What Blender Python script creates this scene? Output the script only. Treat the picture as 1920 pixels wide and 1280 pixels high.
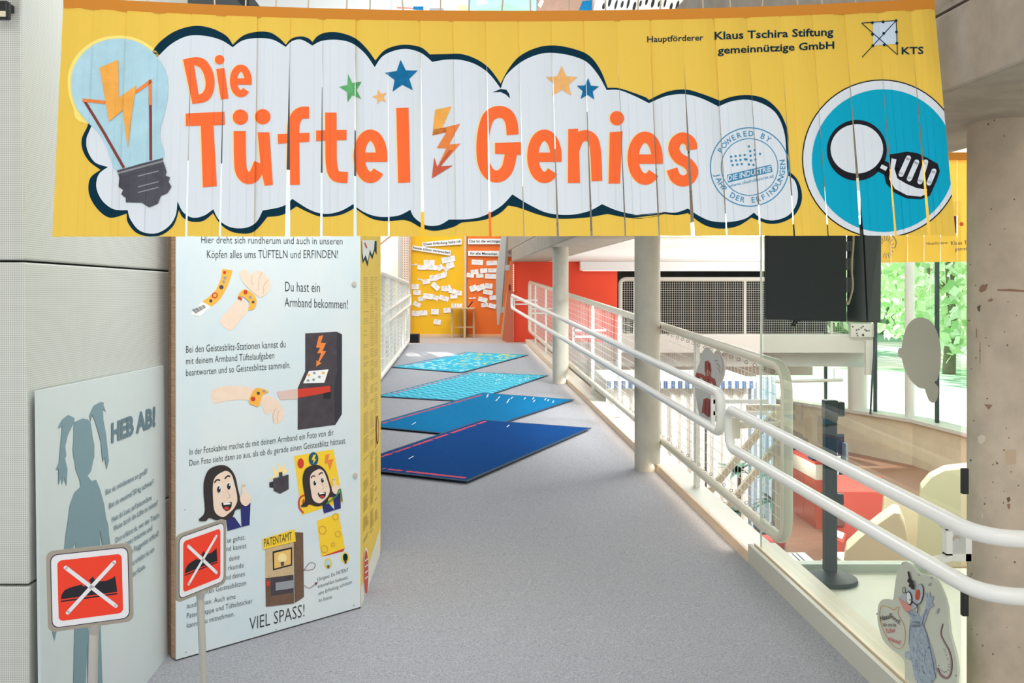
import bpy, bmesh, math, random
from mathutils import Vector, Matrix
from mathutils.geometry import tessellate_polygon
random.seed(7)
for o in list(bpy.data.objects): bpy.data.objects.remove(o)
SC = bpy.context.scene
COL = SC.collection
# ------------------------------------------------------------------ camera, world, lights, exposure
F, CX, CY, H = 1867.0, 960.0, 550.0, 1.6          # focal length in pixels, principal column, horizon row, eye height
cd = bpy.data.cameras.new('camera'); cam = bpy.data.objects.new('camera', cd); COL.objects.link(cam)
cam.location = (0, 0, H); cam.rotation_euler = (math.pi/2, 0, 0)
cd.sensor_width = 36; cd.lens = F/1920*36; cd.shift_y = -(640-CY)/1920; cd.clip_end = 300
SC.camera = cam
SC.view_settings.view_transform = 'Standard'; SC.view_settings.look = 'None'
SC.view_settings.exposure = 0.12; SC.view_settings.gamma = 1; SC.view_settings.use_curve_mapping = False
W = bpy.data.worlds.new('world'); SC.world = W; W.use_nodes = True
wn = W.node_tree.nodes; wl = W.node_tree.links
bg = wn['Background']; tc = wn.new('ShaderNodeTexCoord'); sx = wn.new('ShaderNodeSeparateXYZ'); rp = wn.new('ShaderNodeValToRGB')
wl.new(tc.outputs['Generated'], sx.inputs[0]); wl.new(sx.outputs['Z'], rp.inputs['Fac']); wl.new(rp.outputs['Color'], bg.inputs['Color'])
rp.color_ramp.elements[0].position = 0.0; rp.color_ramp.elements[0].color = (1.0, 0.995, 0.97, 1)
rp.color_ramp.elements[1].position = 0.7; rp.color_ramp.elements[1].color = (0.9, 0.955, 1.0, 1)
bg.inputs['Strength'].default_value = 1.0
def lamp(name, kind, loc, energy, color=(1, 1, 1), size=1, size_y=None, target=None, angle=None):
    l = bpy.data.lights.new(name, kind); l.energy = energy; l.color = color
    if kind == 'AREA':
        l.size = size
        if size_y: l.shape = 'RECTANGLE'; l.size_y = size_y
    if angle: l.angle = angle
    o = bpy.data.objects.new(name, l); COL.objects.link(o); o.location = loc
    if target is not None: o.rotation_euler = (Vector(target)-Vector(loc)).to_track_quat('-Z', 'Y').to_euler()
    return o
lamp('sun', 'SUN', (-6, 30, 14), 14, (1, .95, .86), target=(0, 10, 4.6), angle=.02)
lamp('landing_fill', 'AREA', (-.6, 15.5, 7.5), 430, (.97, .99, 1), 5, 6, target=(-.6, 16, 0))  # added fill light, brightens the landing and end wall
lamp('gallery_fill', 'AREA', (4.2, 17.6, 2.1), 60, (.97, .99, 1), 4, 2.4, target=(4.2, 18.2, 0))  # fill light added to lift the dark gallery
lamp('hall_fill', 'AREA', (5.2, 11.5, 3.25), 470, (1, .99, .96), 3, 8, target=(6.2, 12.2, -.6))  # added fill for the lower hall, not an actual fitting
lamp('hall_front_fill', 'AREA', (4.3, 8.0, 2.95), 380, (.97, .99, 1), 2.4, 1, target=(4.0, 17.5, .2))  # extra fill aimed at the gallery fascia and booth curtain
lamp('ramp_side_fill', 'AREA', (2.5, 9.0, 2.7), 120, (.97, .99, 1), 1.0, 1.6, target=(1.9, 10.3, -1))  # fill light put in to brighten the booth curtain
for ux, uy in ((3.2, 13.4), (4.9, 15.2)):
    ul_ = lamp('floor_uplight', 'SPOT', (ux, uy, -1.1), 380, (.97, .99, 1), target=(ux, uy, 3)); ul_.data.spot_size = 2.6; ul_.data.spot_blend = 1; ul_.data.shadow_soft_size = .25  # invented spots, added to brighten the white ceiling from below
lamp('pillar_fill', 'AREA', (-.3, 2.95, 3.2), 16, (.96, .985, 1), 1.4, .5, target=(-.9, 4.5, .7)).data.spread = 1.9  # added fill that brightens the white pillar panel
lamp('entrance_fill', 'AREA', (-.2, .4, 3.1), 50, (.98, .99, 1), 3, 2, target=(-.2, 1.2, 0))  # made-up fill light above the entrance
# ------------------------------------------------------------------ projection helpers
SL = (807-CX)/F                                    # the ramp runs slightly to the left
RZ = (CY-466)/F                                    # and climbs
LD, LZ = 16.8, RZ*16.8                             # the landing: where it starts, how high it is
HALL = -1.5                                        # lower hall floor
def at(px, py, d): return Vector(((px-CX)/F*d, d, H+(CY-py)/F*d))
def R(x0, d, h): return Vector((x0+SL*d, d, min(RZ*d, 99)+h))
def ramp(px, py, h=0.0):
    d = F*(H-h)/(py-466.0); return at(px, py, d)
class Plane:                                       # a plane in the place; pt() is where the line of sight through a photo pixel meets it
    def __init__(s, p0, n): s.p0 = Vector(p0); s.n = Vector(n).normalized(); s.n = s.n if s.n.dot(Vector((0, 0, H))-s.p0) > 0 else -s.n
    def pt(s, p, lay=0):
        r = Vector(((p[0]-CX)/F, 1, (CY-p[1])/F)); o = Vector((0, 0, H))
        t = (s.p0-o).dot(s.n)/r.dot(s.n)
        return o+r*t+s.n*(lay*.0007)
# ------------------------------------------------------------------ materials
def lin(c): return tuple((v/255/12.92 if v/255 <= .04045 else ((v/255+.055)/1.055)**2.4) for v in c[:3])+(1,)
MATS = {}
def mat(name, rgb, rough=.6, metal=0.0, noise=None, bump=None, transl=0.0, emit=0.0, spec=None, hue2=None):
    if name in MATS: return MATS[name]
    m = bpy.data.materials.new(name); m.use_nodes = True; nt = m.node_tree; b = nt.nodes['Principled BSDF']
    c = lin(rgb); b.inputs['Base Color'].default_value = c; b.inputs['Roughness'].default_value = rough; b.inputs['Metallic'].default_value = metal
    if spec is not None: b.inputs['Specular IOR Level'].default_value = spec
    co = nt.nodes.new('ShaderNodeTexCoord')
    if noise:
        sc, amt = noise[0], noise[1]
        n = nt.nodes.new('ShaderNodeTexNoise'); n.inputs['Scale'].default_value = sc; n.inputs['Detail'].default_value = 6; n.inputs['Roughness'].default_value = .65
        if len(noise) > 2:
            mp = nt.nodes.new('ShaderNodeMapping'); mp.inputs['Scale'].default_value = noise[2]; nt.links.new(co.outputs['Object'], mp.inputs[0]); nt.links.new(mp.outputs[0], n.inputs['Vector'])
        else: nt.links.new(co.outputs['Object'], n.inputs['Vector'])
        r = nt.nodes.new('ShaderNodeValToRGB'); r.color_ramp.elements[0].position = .3; r.color_ramp.elements[1].position = .7
        c2 = lin(hue2) if hue2 else tuple(max(0, v*(1-amt)) for v in c[:3])+(1,)
        c1 = c if hue2 else tuple(min(1, v*(1+amt*.6)) for v in c[:3])+(1,)
        r.color_ramp.elements[0].color = c2; r.color_ramp.elements[1].color = c1
        nt.links.new(n.outputs['Fac'], r.inputs['Fac']); nt.links.new(r.outputs['Color'], b.inputs['Base Color'])
    if bump:
        n2 = nt.nodes.new('ShaderNodeTexNoise'); n2.inputs['Scale'].default_value = bump[0]; n2.inputs['Detail'].default_value = 4
        nt.links.new(co.outputs['Object'], n2.inputs['Vector'])
        bp = nt.nodes.new('ShaderNodeBump'); bp.inputs['Strength'].default_value = bump[1]; bp.inputs['Distance'].default_value = .01
        nt.links.new(n2.outputs['Fac'], bp.inputs['Height']); nt.links.new(bp.outputs['Normal'], b.inputs['Normal'])
    if emit: b.inputs['Emission Color'].default_value = c; b.inputs['Emission Strength'].default_value = emit
    if transl:
        t = nt.nodes.new('ShaderNodeBsdfTranslucent'); t.inputs['Color'].default_value = c; mx = nt.nodes.new('ShaderNodeMixShader'); mx.inputs[0].default_value = transl
        nt.links.new(b.outputs[0], mx.inputs[1]); nt.links.new(t.outputs[0], mx.inputs[2]); nt.links.new(mx.outputs[0], nt.nodes['Material Output'].inputs['Surface'])
    MATS[name] = m; return m
def glass_mat(name, tint=(235, 248, 242), gloss=.07):
    m = bpy.data.materials.new(name); m.use_nodes = True; nt = m.node_tree; nt.nodes.remove(nt.nodes['Principled BSDF'])
    t = nt.nodes.new('ShaderNodeBsdfTransparent'); t.inputs['Color'].default_value = lin(tint)
    g = nt.nodes.new('ShaderNodeBsdfGlossy'); g.inputs['Roughness'].default_value = .01
    fr = nt.nodes.new('ShaderNodeLayerWeight'); fr.inputs['Blend'].default_value = .5      # facing is the same from both sides of a sheet
    pw_ = nt.nodes.new('ShaderNodeMath'); pw_.operation = 'POWER'; pw_.inputs[1].default_value = 5.0; nt.links.new(fr.outputs['Facing'], pw_.inputs[0])
    mt = nt.nodes.new('ShaderNodeMath'); mt.operation = 'MULTIPLY_ADD'; mt.inputs[1].default_value = 1.1; mt.use_clamp = True; mt.inputs[2].default_value = gloss
    mx = nt.nodes.new('ShaderNodeMixShader'); nt.links.new(pw_.outputs[0], mt.inputs[0]); nt.links.new(mt.outputs[0], mx.inputs[0]); nt.links.new(t.outputs[0], mx.inputs[1]); nt.links.new(g.outputs[0], mx.inputs[2])
    nt.links.new(mx.outputs[0], nt.nodes['Material Output'].inputs['Surface']); MATS[name] = m; return m
def pattern_mat(name, rgb, rgb2, kind, scale, rough=.6, thr=.3):
    """holes: dots on a square grid of every plane; ribs / stripes: bands"""
    m = bpy.data.materials.new(name); m.use_nodes = True; nt = m.node_tree; b = nt.nodes['Principled BSDF']; b.inputs['Roughness'].default_value = rough
    L = nt.links.new; N = nt.nodes.new
    co = N('ShaderNodeTexCoord'); sp = N('ShaderNodeSeparateXYZ'); L(co.outputs['UV' if kind.startswith('uv') else 'Object'], sp.inputs[0])
    def mth(op, a, bb=None):
        q = N('ShaderNodeMath'); q.operation = op
        for i, v in enumerate((a, bb)):
            if v is None: continue
            if isinstance(v, (int, float)): q.inputs[i].default_value = v
            else: L(v, q.inputs[i])
        return q.outputs[0]
    def cell(s): return mth('ABSOLUTE', mth('SUBTRACT', mth('FRACT', mth('MULTIPLY', s, scale)), .5))
    if kind == 'holes':
        h = mth('ADD', sp.outputs['X'], sp.outputs['Y'])
        a = cell(h); z = cell(sp.outputs['Z'])
        f = mth('LESS_THAN', mth('ADD', mth('MULTIPLY', a, a), mth('MULTIPLY', z, z)), thr*thr)
    elif kind == 'uvwaves':
        wob = mth('MULTIPLY', mth('SINE', mth('MULTIPLY', sp.outputs['X'], 40)), .012)
        f = mth('LESS_THAN', cell(mth('ADD', sp.outputs['Y'], wob)), thr)
    else:
        f = mth('LESS_THAN', cell(sp.outputs['Z' if kind == 'ribs' else 'X']), thr)
    mx = N('ShaderNodeMix'); mx.data_type = 'RGBA'; mx.inputs[6].default_value = lin(rgb); mx.inputs[7].default_value = lin(rgb2); L(f, mx.inputs[0]); L(mx.outputs[2], b.inputs['Base Color'])
    MATS[name] = m; return m
white = mat('white_paint', (238, 238, 232), .35)
cream = mat('cream_paint', (226, 220, 200), .4)
rail_w = mat('rail_enamel', (246, 246, 242), .25)
concrete = mat('fair_faced_concrete', (166, 154, 140), .75, noise=(7, .2), bump=(40, .15))
concrete_l = mat('pale_concrete', (206, 202, 188), .7, noise=(6, .1), bump=(40, .08))
carpet = mat('grey_carpet', (168, 169, 174), .95, noise=(150, .42), bump=(300, .4), spec=.1)
rough_col = mat('rough_column', (200, 184, 166), .75, noise=(6, .2), bump=(40, .15))
black = mat('black_plastic', (20, 24, 26), .45)
navy = mat('navy_ink', (0, 44, 68), .6)
ink = mat('black_ink', (28, 30, 34), .6)
grey_ink = mat('grey_ink', (46, 50, 54), .6)
steel = mat('brushed_steel', (214, 210, 200), .4, .6)
ply = mat('plywood_edge', (196, 160, 128), .6, noise=(14, .35, (1, 1, 12)))
pine = mat('pine_wood', (214, 176, 128), .55, noise=(6, .2, (8, 8, 1)))
# ------------------------------------------------------------------ object helpers
OFF = {}
def woff(p): return OFF.get(p.name, Vector((0, 0, 0))) if p else Vector((0, 0, 0))
class MB:
    def __init__(s): s.v = []; s.f = []; s.m = []; s.uv = {}
    def face(s, pts, mi=0):
        b = len(s.v); s.v += [Vector(p) for p in pts]; s.f.append(tuple(range(b, b+len(pts)))); s.m.append(mi)
    def hexa(s, c, mi=0):                          # eight corners: bottom ring then top ring
        b = len(s.v); s.v += [Vector(p) for p in c]
        for q in ((0, 3, 2, 1), (4, 5, 6, 7), (0, 1, 5, 4), (1, 2, 6, 5), (2, 3, 7, 6), (3, 0, 4, 7)): s.f.append(tuple(b+i for i in q)); s.m.append(mi)
        return s
    def box(s, lo, hi, mi=0):
        x0, y0, z0 = lo; x1, y1, z1 = hi
        return s.hexa([(x0, y0, z0), (x1, y0, z0), (x1, y1, z0), (x0, y1, z0), (x0, y0, z1), (x1, y0, z1), (x1, y1, z1), (x0, y1, z1)], mi)
    def bar(s, a, b, wx, wz, mi=0, up=(0, 0, 1)):   # rectangular bar from a to b
        a, b = Vector(a), Vector(b); d = (b-a).normalized(); u = Vector(up)
        sd = d.cross(u); sd = sd.normalized() if sd.length > 1e-4 else Vector((1, 0, 0)); u = sd.cross(d).normalized()
        q = [sd*wx/2*i+u*wz/2*j for i, j in ((-1, -1), (1, -1), (1, 1), (-1, 1))]
        return s.hexa([a+k for k in q]+[b+k for k in q], mi)
    def tube(s, pts, r, n=10, closed=False, mi=0, cap=True, r2=None):
        pts = [Vector(p) for p in pts]; m = len(pts); b = len(s.v); prev = None
        for i, p in enumerate(pts):
            if closed: d = (pts[(i+1) % m]-pts[i-1]).normalized()
            else: d = (pts[min(i+1, m-1)]-pts[max(i-1, 0)]).normalized()
            if prev is None:
                u = d.orthogonal().normalized()
            else:
                u = prev-d*prev.dot(d); u = u.normalized() if u.length > 1e-6 else d.orthogonal().normalized()
            prev = u; w = d.cross(u)
            rr = r if r2 is None else r+(r2-r)*i/max(1, m-1)
            for k in range(n):
                a = 2*math.pi*k/n; s.v.append(p+(u*math.cos(a)+w*math.sin(a))*rr)
        for i in range(m if closed else m-1):
            for k in range(n):
                a0, a1 = b+i*n, b+((i+1) % m)*n
                s.f.append((a0+k, a0+(k+1) % n, a1+(k+1) % n, a1+k)); s.m.append(mi)
        if cap and not closed:
            s.f.append(tuple(b+k for k in reversed(range(n)))); s.m.append(mi); s.f.append(tuple(b+(m-1)*n+k for k in range(n))); s.m.append(mi)
        return s
    def lathe(s, c, prof, n=28, mi=0):
        c = Vector(c); b = len(s.v)
        for r, z in prof:
            for k in range(n): a = 2*math.pi*k/n; s.v.append(c+Vector((r*math.cos(a), r*math.sin(a), z)))
        for i in range(len(prof)-1):
            for k in range(n): s.f.append((b+i*n+k, b+i*n+(k+1) % n, b+(i+1)*n+(k+1) % n, b+(i+1)*n+k)); s.m.append(mi)
        s.f.append(tuple(b+k for k in reversed(range(n)))); s.m.append(mi); s.f.append(tuple(b+(len(prof)-1)*n+k for k in range(n))); s.m.append(mi)
        return s
    def prism(s, pts, vec, mi=0):                  # outline extruded by vec
        pts = [Vector(p) for p in pts]; vec = Vector(vec); n = len(pts); b = len(s.v)
        s.v += pts+[p+vec for p in pts]
        for t in tessellate_polygon([pts]):
            s.f.append(tuple(b+i for i in t)); s.m.append(mi); s.f.append(tuple(b+n+i for i in reversed(t))); s.m.append(mi)
        for i in range(n): s.f.append((b+i, b+(i+1) % n, b+n+(i+1) % n, b+n+i)); s.m.append(mi)
        return s
    def build(s, name, mats, parent=None, smooth=False, bevel=0, origin=None, uvs=None):
        if not isinstance(mats, (list, tuple)): mats = [mats]
        me = bpy.data.meshes.new(name)
        if parent is None:
            if origin is None:
                lo = [min(v[i] for v in s.v) for i in range(3)]; hi = [max(v[i] for v in s.v) for i in range(3)]
                origin = Vector(((lo[0]+hi[0])/2, (lo[1]+hi[1])/2, lo[2]))
            off = Vector(origin)
        else: off = woff(parent)
        me.from_pydata([v-off for v in s.v], [], s.f)
        for m in mats: me.materials.append(m)
        if len(mats) > 1: me.polygons.foreach_set('material_index', s.m)
        if smooth: me.polygons.foreach_set('use_smooth', [True]*len(me.polygons))
        if uvs:
            ul = me.uv_layers.new(name='UVMap')
            for l in me.loops: ul.data[l.index].uv = uvs[l.vertex_index]
        me.update()
        o = bpy.data.objects.new(name, me); COL.objects.link(o); OFF[o.name] = off
        if parent is None: o.location = off
        else: o.parent = parent
        bmq = bmesh.new(); bmq.from_mesh(me); bmesh.ops.recalc_face_normals(bmq, faces=bmq.faces); bmq.to_mesh(me); bmq.free()
        if bevel:
            bv = o.modifiers.new('soft_edge', 'BEVEL'); bv.width = bevel; bv.segments = 2; bv.limit_method = 'ANGLE'
        if smooth:
            try: me.set_sharp_from_angle(angle=math.radians(40))
            except Exception: pass
        return o
def tag(o, label, cat, group=None, kind=None):
    o['label'] = label; o['category'] = cat
    if group: o['group'] = group
    if kind: o['kind'] = kind
    return o
def thing(name, label, cat, loc, group=None):
    o = bpy.data.objects.new(name, None); COL.objects.link(o); o.location = Vector(loc); o.empty_display_size = .1; OFF[o.name] = Vector(loc)
    return tag(o, label, cat, group)
def struct(o, label=None, cat=None):
    o['kind'] = 'structure'
    if label: o['label'] = label
    o['category'] = cat or o.name.split('_')[0].split('.')[0]
    return o
def fillet(pts, r, n=6, closed=False):
    pts = [Vector(p) for p in pts]; out = []; m = len(pts)
    for i, p in enumerate(pts):
        if not closed and i in (0, m-1): out.append(p); continue
        a, b = pts[i-1], pts[(i+1) % m]
        da, db = (a-p), (b-p); ra = min(r, da.length*.49, db.length*.49)
        p0, p1 = p+da.normalized()*ra, p+db.normalized()*ra
        for k in range(n+1):
            t = k/n; out.append(p0*(1-t)**2+p*2*t*(1-t)+p1*t*t)
    return out
def pbox(px0, py0, px1, py1, d, dep, mb=None, mi=0):
    mb = mb or MB(); a = at(px0, py1, d); b = at(px1, py0, d)
    return mb.box((a.x, d, a.z), (b.x, d+dep, b.z), mi)
# ------------------------------------------------------------------ flat artwork (prints): triangles in photo pixels, laid on the surface that carries them
def catmull(p, closed=False, n=5):
    out = []; m = len(p)
    if m < 3: return list(p)
    for i in range(m if closed else m-1):
        p0, p1, p2, p3 = (p[(i-1) % m], p[i], p[(i+1) % m], p[(i+2) % m]) if closed else (p[max(i-1, 0)], p[i], p[i+1], p[min(i+2, m-1)])
        for k in range(n):
            t = k/n
            out.append(tuple(.5*(2*p1[j]+(p2[j]-p0[j])*t+(2*p0[j]-5*p1[j]+4*p2[j]-p3[j])*t*t+(3*p1[j]-p0[j]-3*p2[j]+p3[j])*t**3) for j in (0, 1)))
    if not closed: out.append(tuple(p[-1]))
    return out
GLY = {}
def glyphs(txt, weight=0.0):
    """triangles of a line of text in a frame where its ink is 1 wide and its capitals are 1 high, the baseline at 0"""
    if (txt, weight) in GLY: return GLY[(txt, weight)]
    def raw(s):
        cu = bpy.data.curves.new('line', 'FONT'); cu.body = s; cu.resolution_u = 2; cu.offset = weight; cu.dimensions = '2D'; cu.fill_mode = 'FRONT'
        o = bpy.data.objects.new('line', cu); COL.objects.link(o)
        dg = bpy.context.evaluated_depsgraph_get(); dg.update(); ev = o.evaluated_get(dg); me = ev.to_mesh(); me.calc_loop_triangles()
        vs = [(v.co.x, v.co.y) for v in me.vertices]; ts = [tuple(t.vertices) for t in me.loop_triangles]
        ev.to_mesh_clear(); bpy.data.objects.remove(o); bpy.data.curves.remove(cu)
        return vs, ts
    cap = GLY.get('cap')
    if not cap:
        v, t = raw('H'); cap = max(p[1] for p in v); GLY['cap'] = cap
    vs, ts = raw(txt)
    x0 = min(p[0] for p in vs); x1 = max(p[0] for p in vs)
    vs = [((p[0]-x0)/(x1-x0), p[1]/cap) for p in vs]
    GLY[(txt, weight)] = (vs, ts, (x1-x0)/cap); return GLY[(txt, weight)]
class Art:
    def __init__(s): s.t = []; s.T = lambda p: p; s.mats = []
    def mi(s, m):
        if m not in s.mats: s.mats.append(m)
        return s.mats.index(m)
    def tri(s, a, b, c, m, lay): s.t.append(((s.T(a), s.T(b), s.T(c)), s.mi(m), lay))
    def poly(s, pts, m, lay=1, hole=None, smooth=False):
        if smooth: pts = catmull(pts, True)
        loops = [[Vector((p[0], p[1], 0)) for p in pts]]
        flat = list(pts)
        if hole:
            loops.append([Vector((p[0], p[1], 0)) for p in hole]); flat += list(hole)
        for t in tessellate_polygon(loops): s.tri(flat[t[0]], flat[t[1]], flat[t[2]], m, lay)
    def ell(s, cx, cy, rx, ry, m, lay=1, rot=0, n=28):
        c, q = math.cos(rot), math.sin(rot)
        s.poly([(cx+rx*math.cos(a)*c-ry*math.sin(a)*q, cy+rx*math.cos(a)*q+ry*math.sin(a)*c) for a in (2*math.pi*k/n for k in range(n))], m, lay)
    def ring(s, cx, cy, rx, ry, w, m, lay=1, n=48): s.stroke([(cx+rx*math.cos(2*math.pi*k/n), cy+ry*math.sin(2*math.pi*k/n)) for k in range(n+1)], w, m, lay)
    def stroke(s, pts, w, m, lay=1, smooth=False, w2=None, rnd=False):
        if smooth: pts = catmull(pts)
        n = len(pts); L = []; Rr = []
        for i, p in enumerate(pts):
            a = pts[max(i-1, 0)]; b = pts[min(i+1, n-1)]
            if i == 0 and pts[0] == pts[-1] and n > 2: a = pts[-2]
            if i == n-1 and pts[0] == pts[-1] and n > 2: b = pts[1]
            dx, dy = b[0]-a[0], b[1]-a[1]; l = math.hypot(dx, dy) or 1
            ww = (w if w2 is None else w+(w2-w)*i/(n-1))/2
            L.append((p[0]-dy/l*ww, p[1]+dx/l*ww)); Rr.append((p[0]+dy/l*ww, p[1]-dx/l*ww))
        for i in range(n-1):
            s.tri(L[i], Rr[i], Rr[i+1], m, lay); s.tri(L[i], Rr[i+1], L[i+1], m, lay)
        if rnd:
            s.ell(pts[0][0], pts[0][1], w/2, w/2, m, lay, n=12); s.ell(pts[-1][0], pts[-1][1], (w2 or w)/2, (w2 or w)/2, m, lay, n=12)
    def text(s, txt, A, B, h, m, lay=2, weight=0.0, slant=0.0):
        vs, ts, asp = glyphs(txt, weight)
        P = [(A[0]+(B[0]-A[0])*x+slant*h*y, A[1]+(B[1]-A[1])*x-h*y) for x, y in vs]
        for t in ts: s.tri(P[t[0]], P[t[1]], P[t[2]], m, lay)
    def star(s, cx, cy, r, m, lay=2, rot=-90, inner=.45):
        s.poly([(cx+(r if k % 2 == 0 else r*inner)*math.cos(math.radians(rot+36*k)), cy+(r if k % 2 == 0 else r*inner)*math.sin(math.radians(rot+36*k))) for k in range(10)], m, lay)
    def arc_text(s, txt, cx, cy, r, a0, a1, h, m, lay=2, inside=False, weight=0.0):
        n = len(txt)
        for i, ch in enumerate(txt):
            if ch == ' ': continue
            a = math.radians(a0+(a1-a0)*(i/(n-1) if n > 1 else 0)); vs, ts, asp = glyphs(ch, weight); w = min(asp, 1.3)*h
            ox, oy = math.cos(a), math.sin(a)                  # outwards, y downwards
            ux, uy = (ox, oy) if not inside else (-ox, -oy); rx, ry = -uy, ux
            bx, by = cx+ox*r, cy+oy*r
            if inside: bx, by = cx+ox*(r+h), cy+oy*(r+h)
            P = [(bx+rx*(x-.5)*w+ux*y*h, by+ry*(x-.5)*w+uy*y*h) for x, y in vs]
            for t in ts: s.tri(P[t[0]], P[t[1]], P[t[2]], m, lay)
    def put(s, name, pos, parent):                             # pos(point, layer) -> place
        if parent.type == 'MESH' and (name.endswith('_pattern') or name == 'lettering'):                              # a print belongs to the mesh of the part that carries it
            me = parent.data; b = bmesh.new(); b.from_mesh(me); off = woff(parent); base = len(me.materials)
            for m in s.mats: me.materials.append(m)
            for tri, mi, lay in s.t:
                f = b.faces.new([b.verts.new(pos(p, lay)-off) for p in tri]); f.material_index = base+mi
            b.to_mesh(me); b.free(); return parent
        mb = MB()
        for tri, mi, lay in s.t: mb.face([pos(p, lay) for p in tri], mi)
        return mb.build(name, s.mats, parent)
def Z(ox, oy, sc): return lambda p: (ox+p[0]/sc, oy+p[1]/sc)
Z1 = Z(90, 0, 2.844); Z2 = Z(640, 0, 2.844); Z3 = Z(1180, 0, 2.595); Z4 = Z(0, 430, 2.977); Z5 = Z(0, 860, 3.048); Z6 = Z(310, 430, 2.976); Z7 = Z(310, 800, 2.667); Z8 = Z(1620, 1040, 5.335)
# ================================================================== THE SETTING
def rl(d, o=0.0): return -1.607-.0313*(d-12.09)+o                 # left edge of the ramp
mb = MB()
def slab(mb, outline, zf, th, mi=0):
    top = [Vector((x, y, zf(y))) for x, y in outline]; mb.prism([p-Vector((0, 0, th)) for p in top], (0, 0, th), mi)
slab(mb, [(-2.6, -3), (rl(-3)+3.0, -3)] and [(-3.2, -3), (1.62-SL*3, -3), (1.62+SL*LD, LD), (rl(LD, -.06), LD), (rl(5.6, -.06), 5.6), (-3.2, 5.6)], lambda y: RZ*y, .22)
struct(mb.build('floor', carpet), 'grey carpeted ramp climbing away from the entrance', 'floor')
mb = MB(); slab(mb, [(rl(LD, -.06), LD), (.45, LD), (1.83, LD), (1.83, 19.2), (7.0, 19.2), (7.0, 21.9), (-2.6, 21.9), (-2.6, 19.0)], lambda y: LZ, .297)
struct(mb.build('floor_landing', mat('landing_carpet', (178, 162, 152), .95, noise=(200, .3), spec=.1)), 'level carpeted landing at the top of the ramp', 'floor')
wood = mat('wood_floor', (176, 130, 104), .45, noise=(4, .3, (1, 14, 1)))
mb = MB(); mb.box((-9, 2, HALL-.2), (9, 26, HALL)); struct(mb.build('floor_hall', wood), 'reddish wooden floor of the lower hall', 'floor')
plat = mat('platform_vinyl', (226, 226, 206), .3, noise=(2, .05))
mb = MB(); slab(mb, [(1.75+SL*1, -1), (5.2, -1), (5.2, 5.8), (1.75+SL*5.8, 5.8)], lambda y: 0.0, .2)
struct(mb.build('floor_platform', plat), 'pale entrance platform beyond the glass', 'floor')
mb = MB(); mb.prism([at(1470, 1075, 5.72), at(1740, 1075, 5.72), at(1717, 1050, 5.8), at(1470, 1058, 5.8)], (0, .05, 0))
mb = MB(); mb.box((1.25, 5.72, 0), (2.42, 5.8, .045)); mb.box((2.42, 5.5, 0), (2.47, 5.8, .045))
struct(mb.build('trim_1', mat('mint_trim', (204, 216, 202), .4)), 'pale green edging along the platform', 'trim')
WPL = [(4.6, 24.2), (5.93, 21.3), (6.85, 19.3), (7.38, 18.0), (7.55, 16.2), (7.6, 13.0), (7.6, 8.0)]
def ribbon(mb, pl, off0, off1, z0, z1, mi=0):
    def o(i, t):
        a = Vector(pl[max(i-1, 0)]); b = Vector(pl[min(i+1, len(pl)-1)]); d = (b-a).normalized(); n = Vector((-d.y, d.x)); return Vector(pl[i])+n*t
    for i in range(len(pl)-1):
        a0, a1, b0, b1 = o(i, off0), o(i, off1), o(i+1, off0), o(i+1, off1)
        mb.hexa([(a0.x, a0.y, z0), (b0.x, b0.y, z0), (b1.x, b1.y, z0), (a1.x, a1.y, z0), (a0.x, a0.y, z1), (b0.x, b0.y, z1), (b1.x, b1.y, z1), (a1.x, a1.y, z1)], mi)
    return mb
# perforated wall on the left: three stacked panels
perf = pattern_mat('perforated_sheet', (212, 215, 209), (166, 167, 160), 'holes', 165, .5, .27)
def wall_panel(z0, z1):
    mb = MB(); f = lambda z: -1.358-.013*max(0, z-.78)
    c = []
    for z in (z0, z1): c += [(-3.6, 2.8, z), (f(z), 2.8, z), (f(z)-.03, 4.35, z), (-3.6, 4.35, z)]
    mb.hexa(c); return mb
for i, (a, b) in enumerate(((-.1, .776), (.782, 1.688), (1.694, 3.3))):
    struct(wall_panel(a, b).build('wall_left', perf, bevel=.006), ('lowest', 'middle', 'topmost')[i]+' perforated metal panel of the left wall', 'wall')
mb = MB(); mb.box((-3.5, 2.86, 0), (-1.46, 4.3, 3.2)); mb.box((-3.6, 4.37, .1), (-1.5, 5.6, 3.2)); struct(mb.build('wall_left_core', mat('dark_core', (70, 78, 80), .8)), 'dark core behind the perforated panels', 'wall')
mb = MB(); mb.hexa([(-2.0, 5.62, HALL), (rl(5.62, -.08), 5.62, HALL), (rl(11.72, -.08), 11.72, HALL), (-2.0, 11.72, HALL), (-2.0, 5.62, 3.3), (rl(5.62, -.08), 5.62, 3.3), (rl(11.72, -.08), 11.72, 3.3), (-2.0, 11.72, 3.3)]); struct(mb.build('wall_left_dark', mat('anthracite', (56, 62, 66), .8)), 'unseen dark wall added to darken the reflections in the glass', 'wall')  # unseen wall, added so that the glass mirrors something dark
# back walls
mb = MB(); mb.box((-2.25, 19.6, LZ-.3), (1.9, 19.75, 3.0)); struct(mb.build('wall_back', white), 'white end wall behind the pinboards', 'wall')
mb = MB(); mb.box((-9, 19.6, 3.0), (9, 19.75, 14.5)); struct(mb.build('wall_back_upper', mat('upper_wall', (222, 226, 226), .6)), 'upper white wall above the hall', 'wall')  # top carried up out of view to keep the sun out
mb = MB(); mb.box((-9, 23, HALL), (-2.3, 23.15, 4.3)); struct(mb.build('wall_back_left', white), 'white wall behind the left railing', 'wall')
mb = MB(); mb.box((-9.15, 4, HALL), (-9, 23, 9.5)); struct(mb.build('wall_hall_left', white), 'far left wall of the hall', 'wall')
red = mat('red_paint', (240, 74, 40), .55)
mb = MB(); mb.box((.03, 17.3, LZ), (1.83, 17.42, 2.15)); struct(mb.build('wall_red', red), 'bright red partition wall at the ramp head', 'wall')
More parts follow.
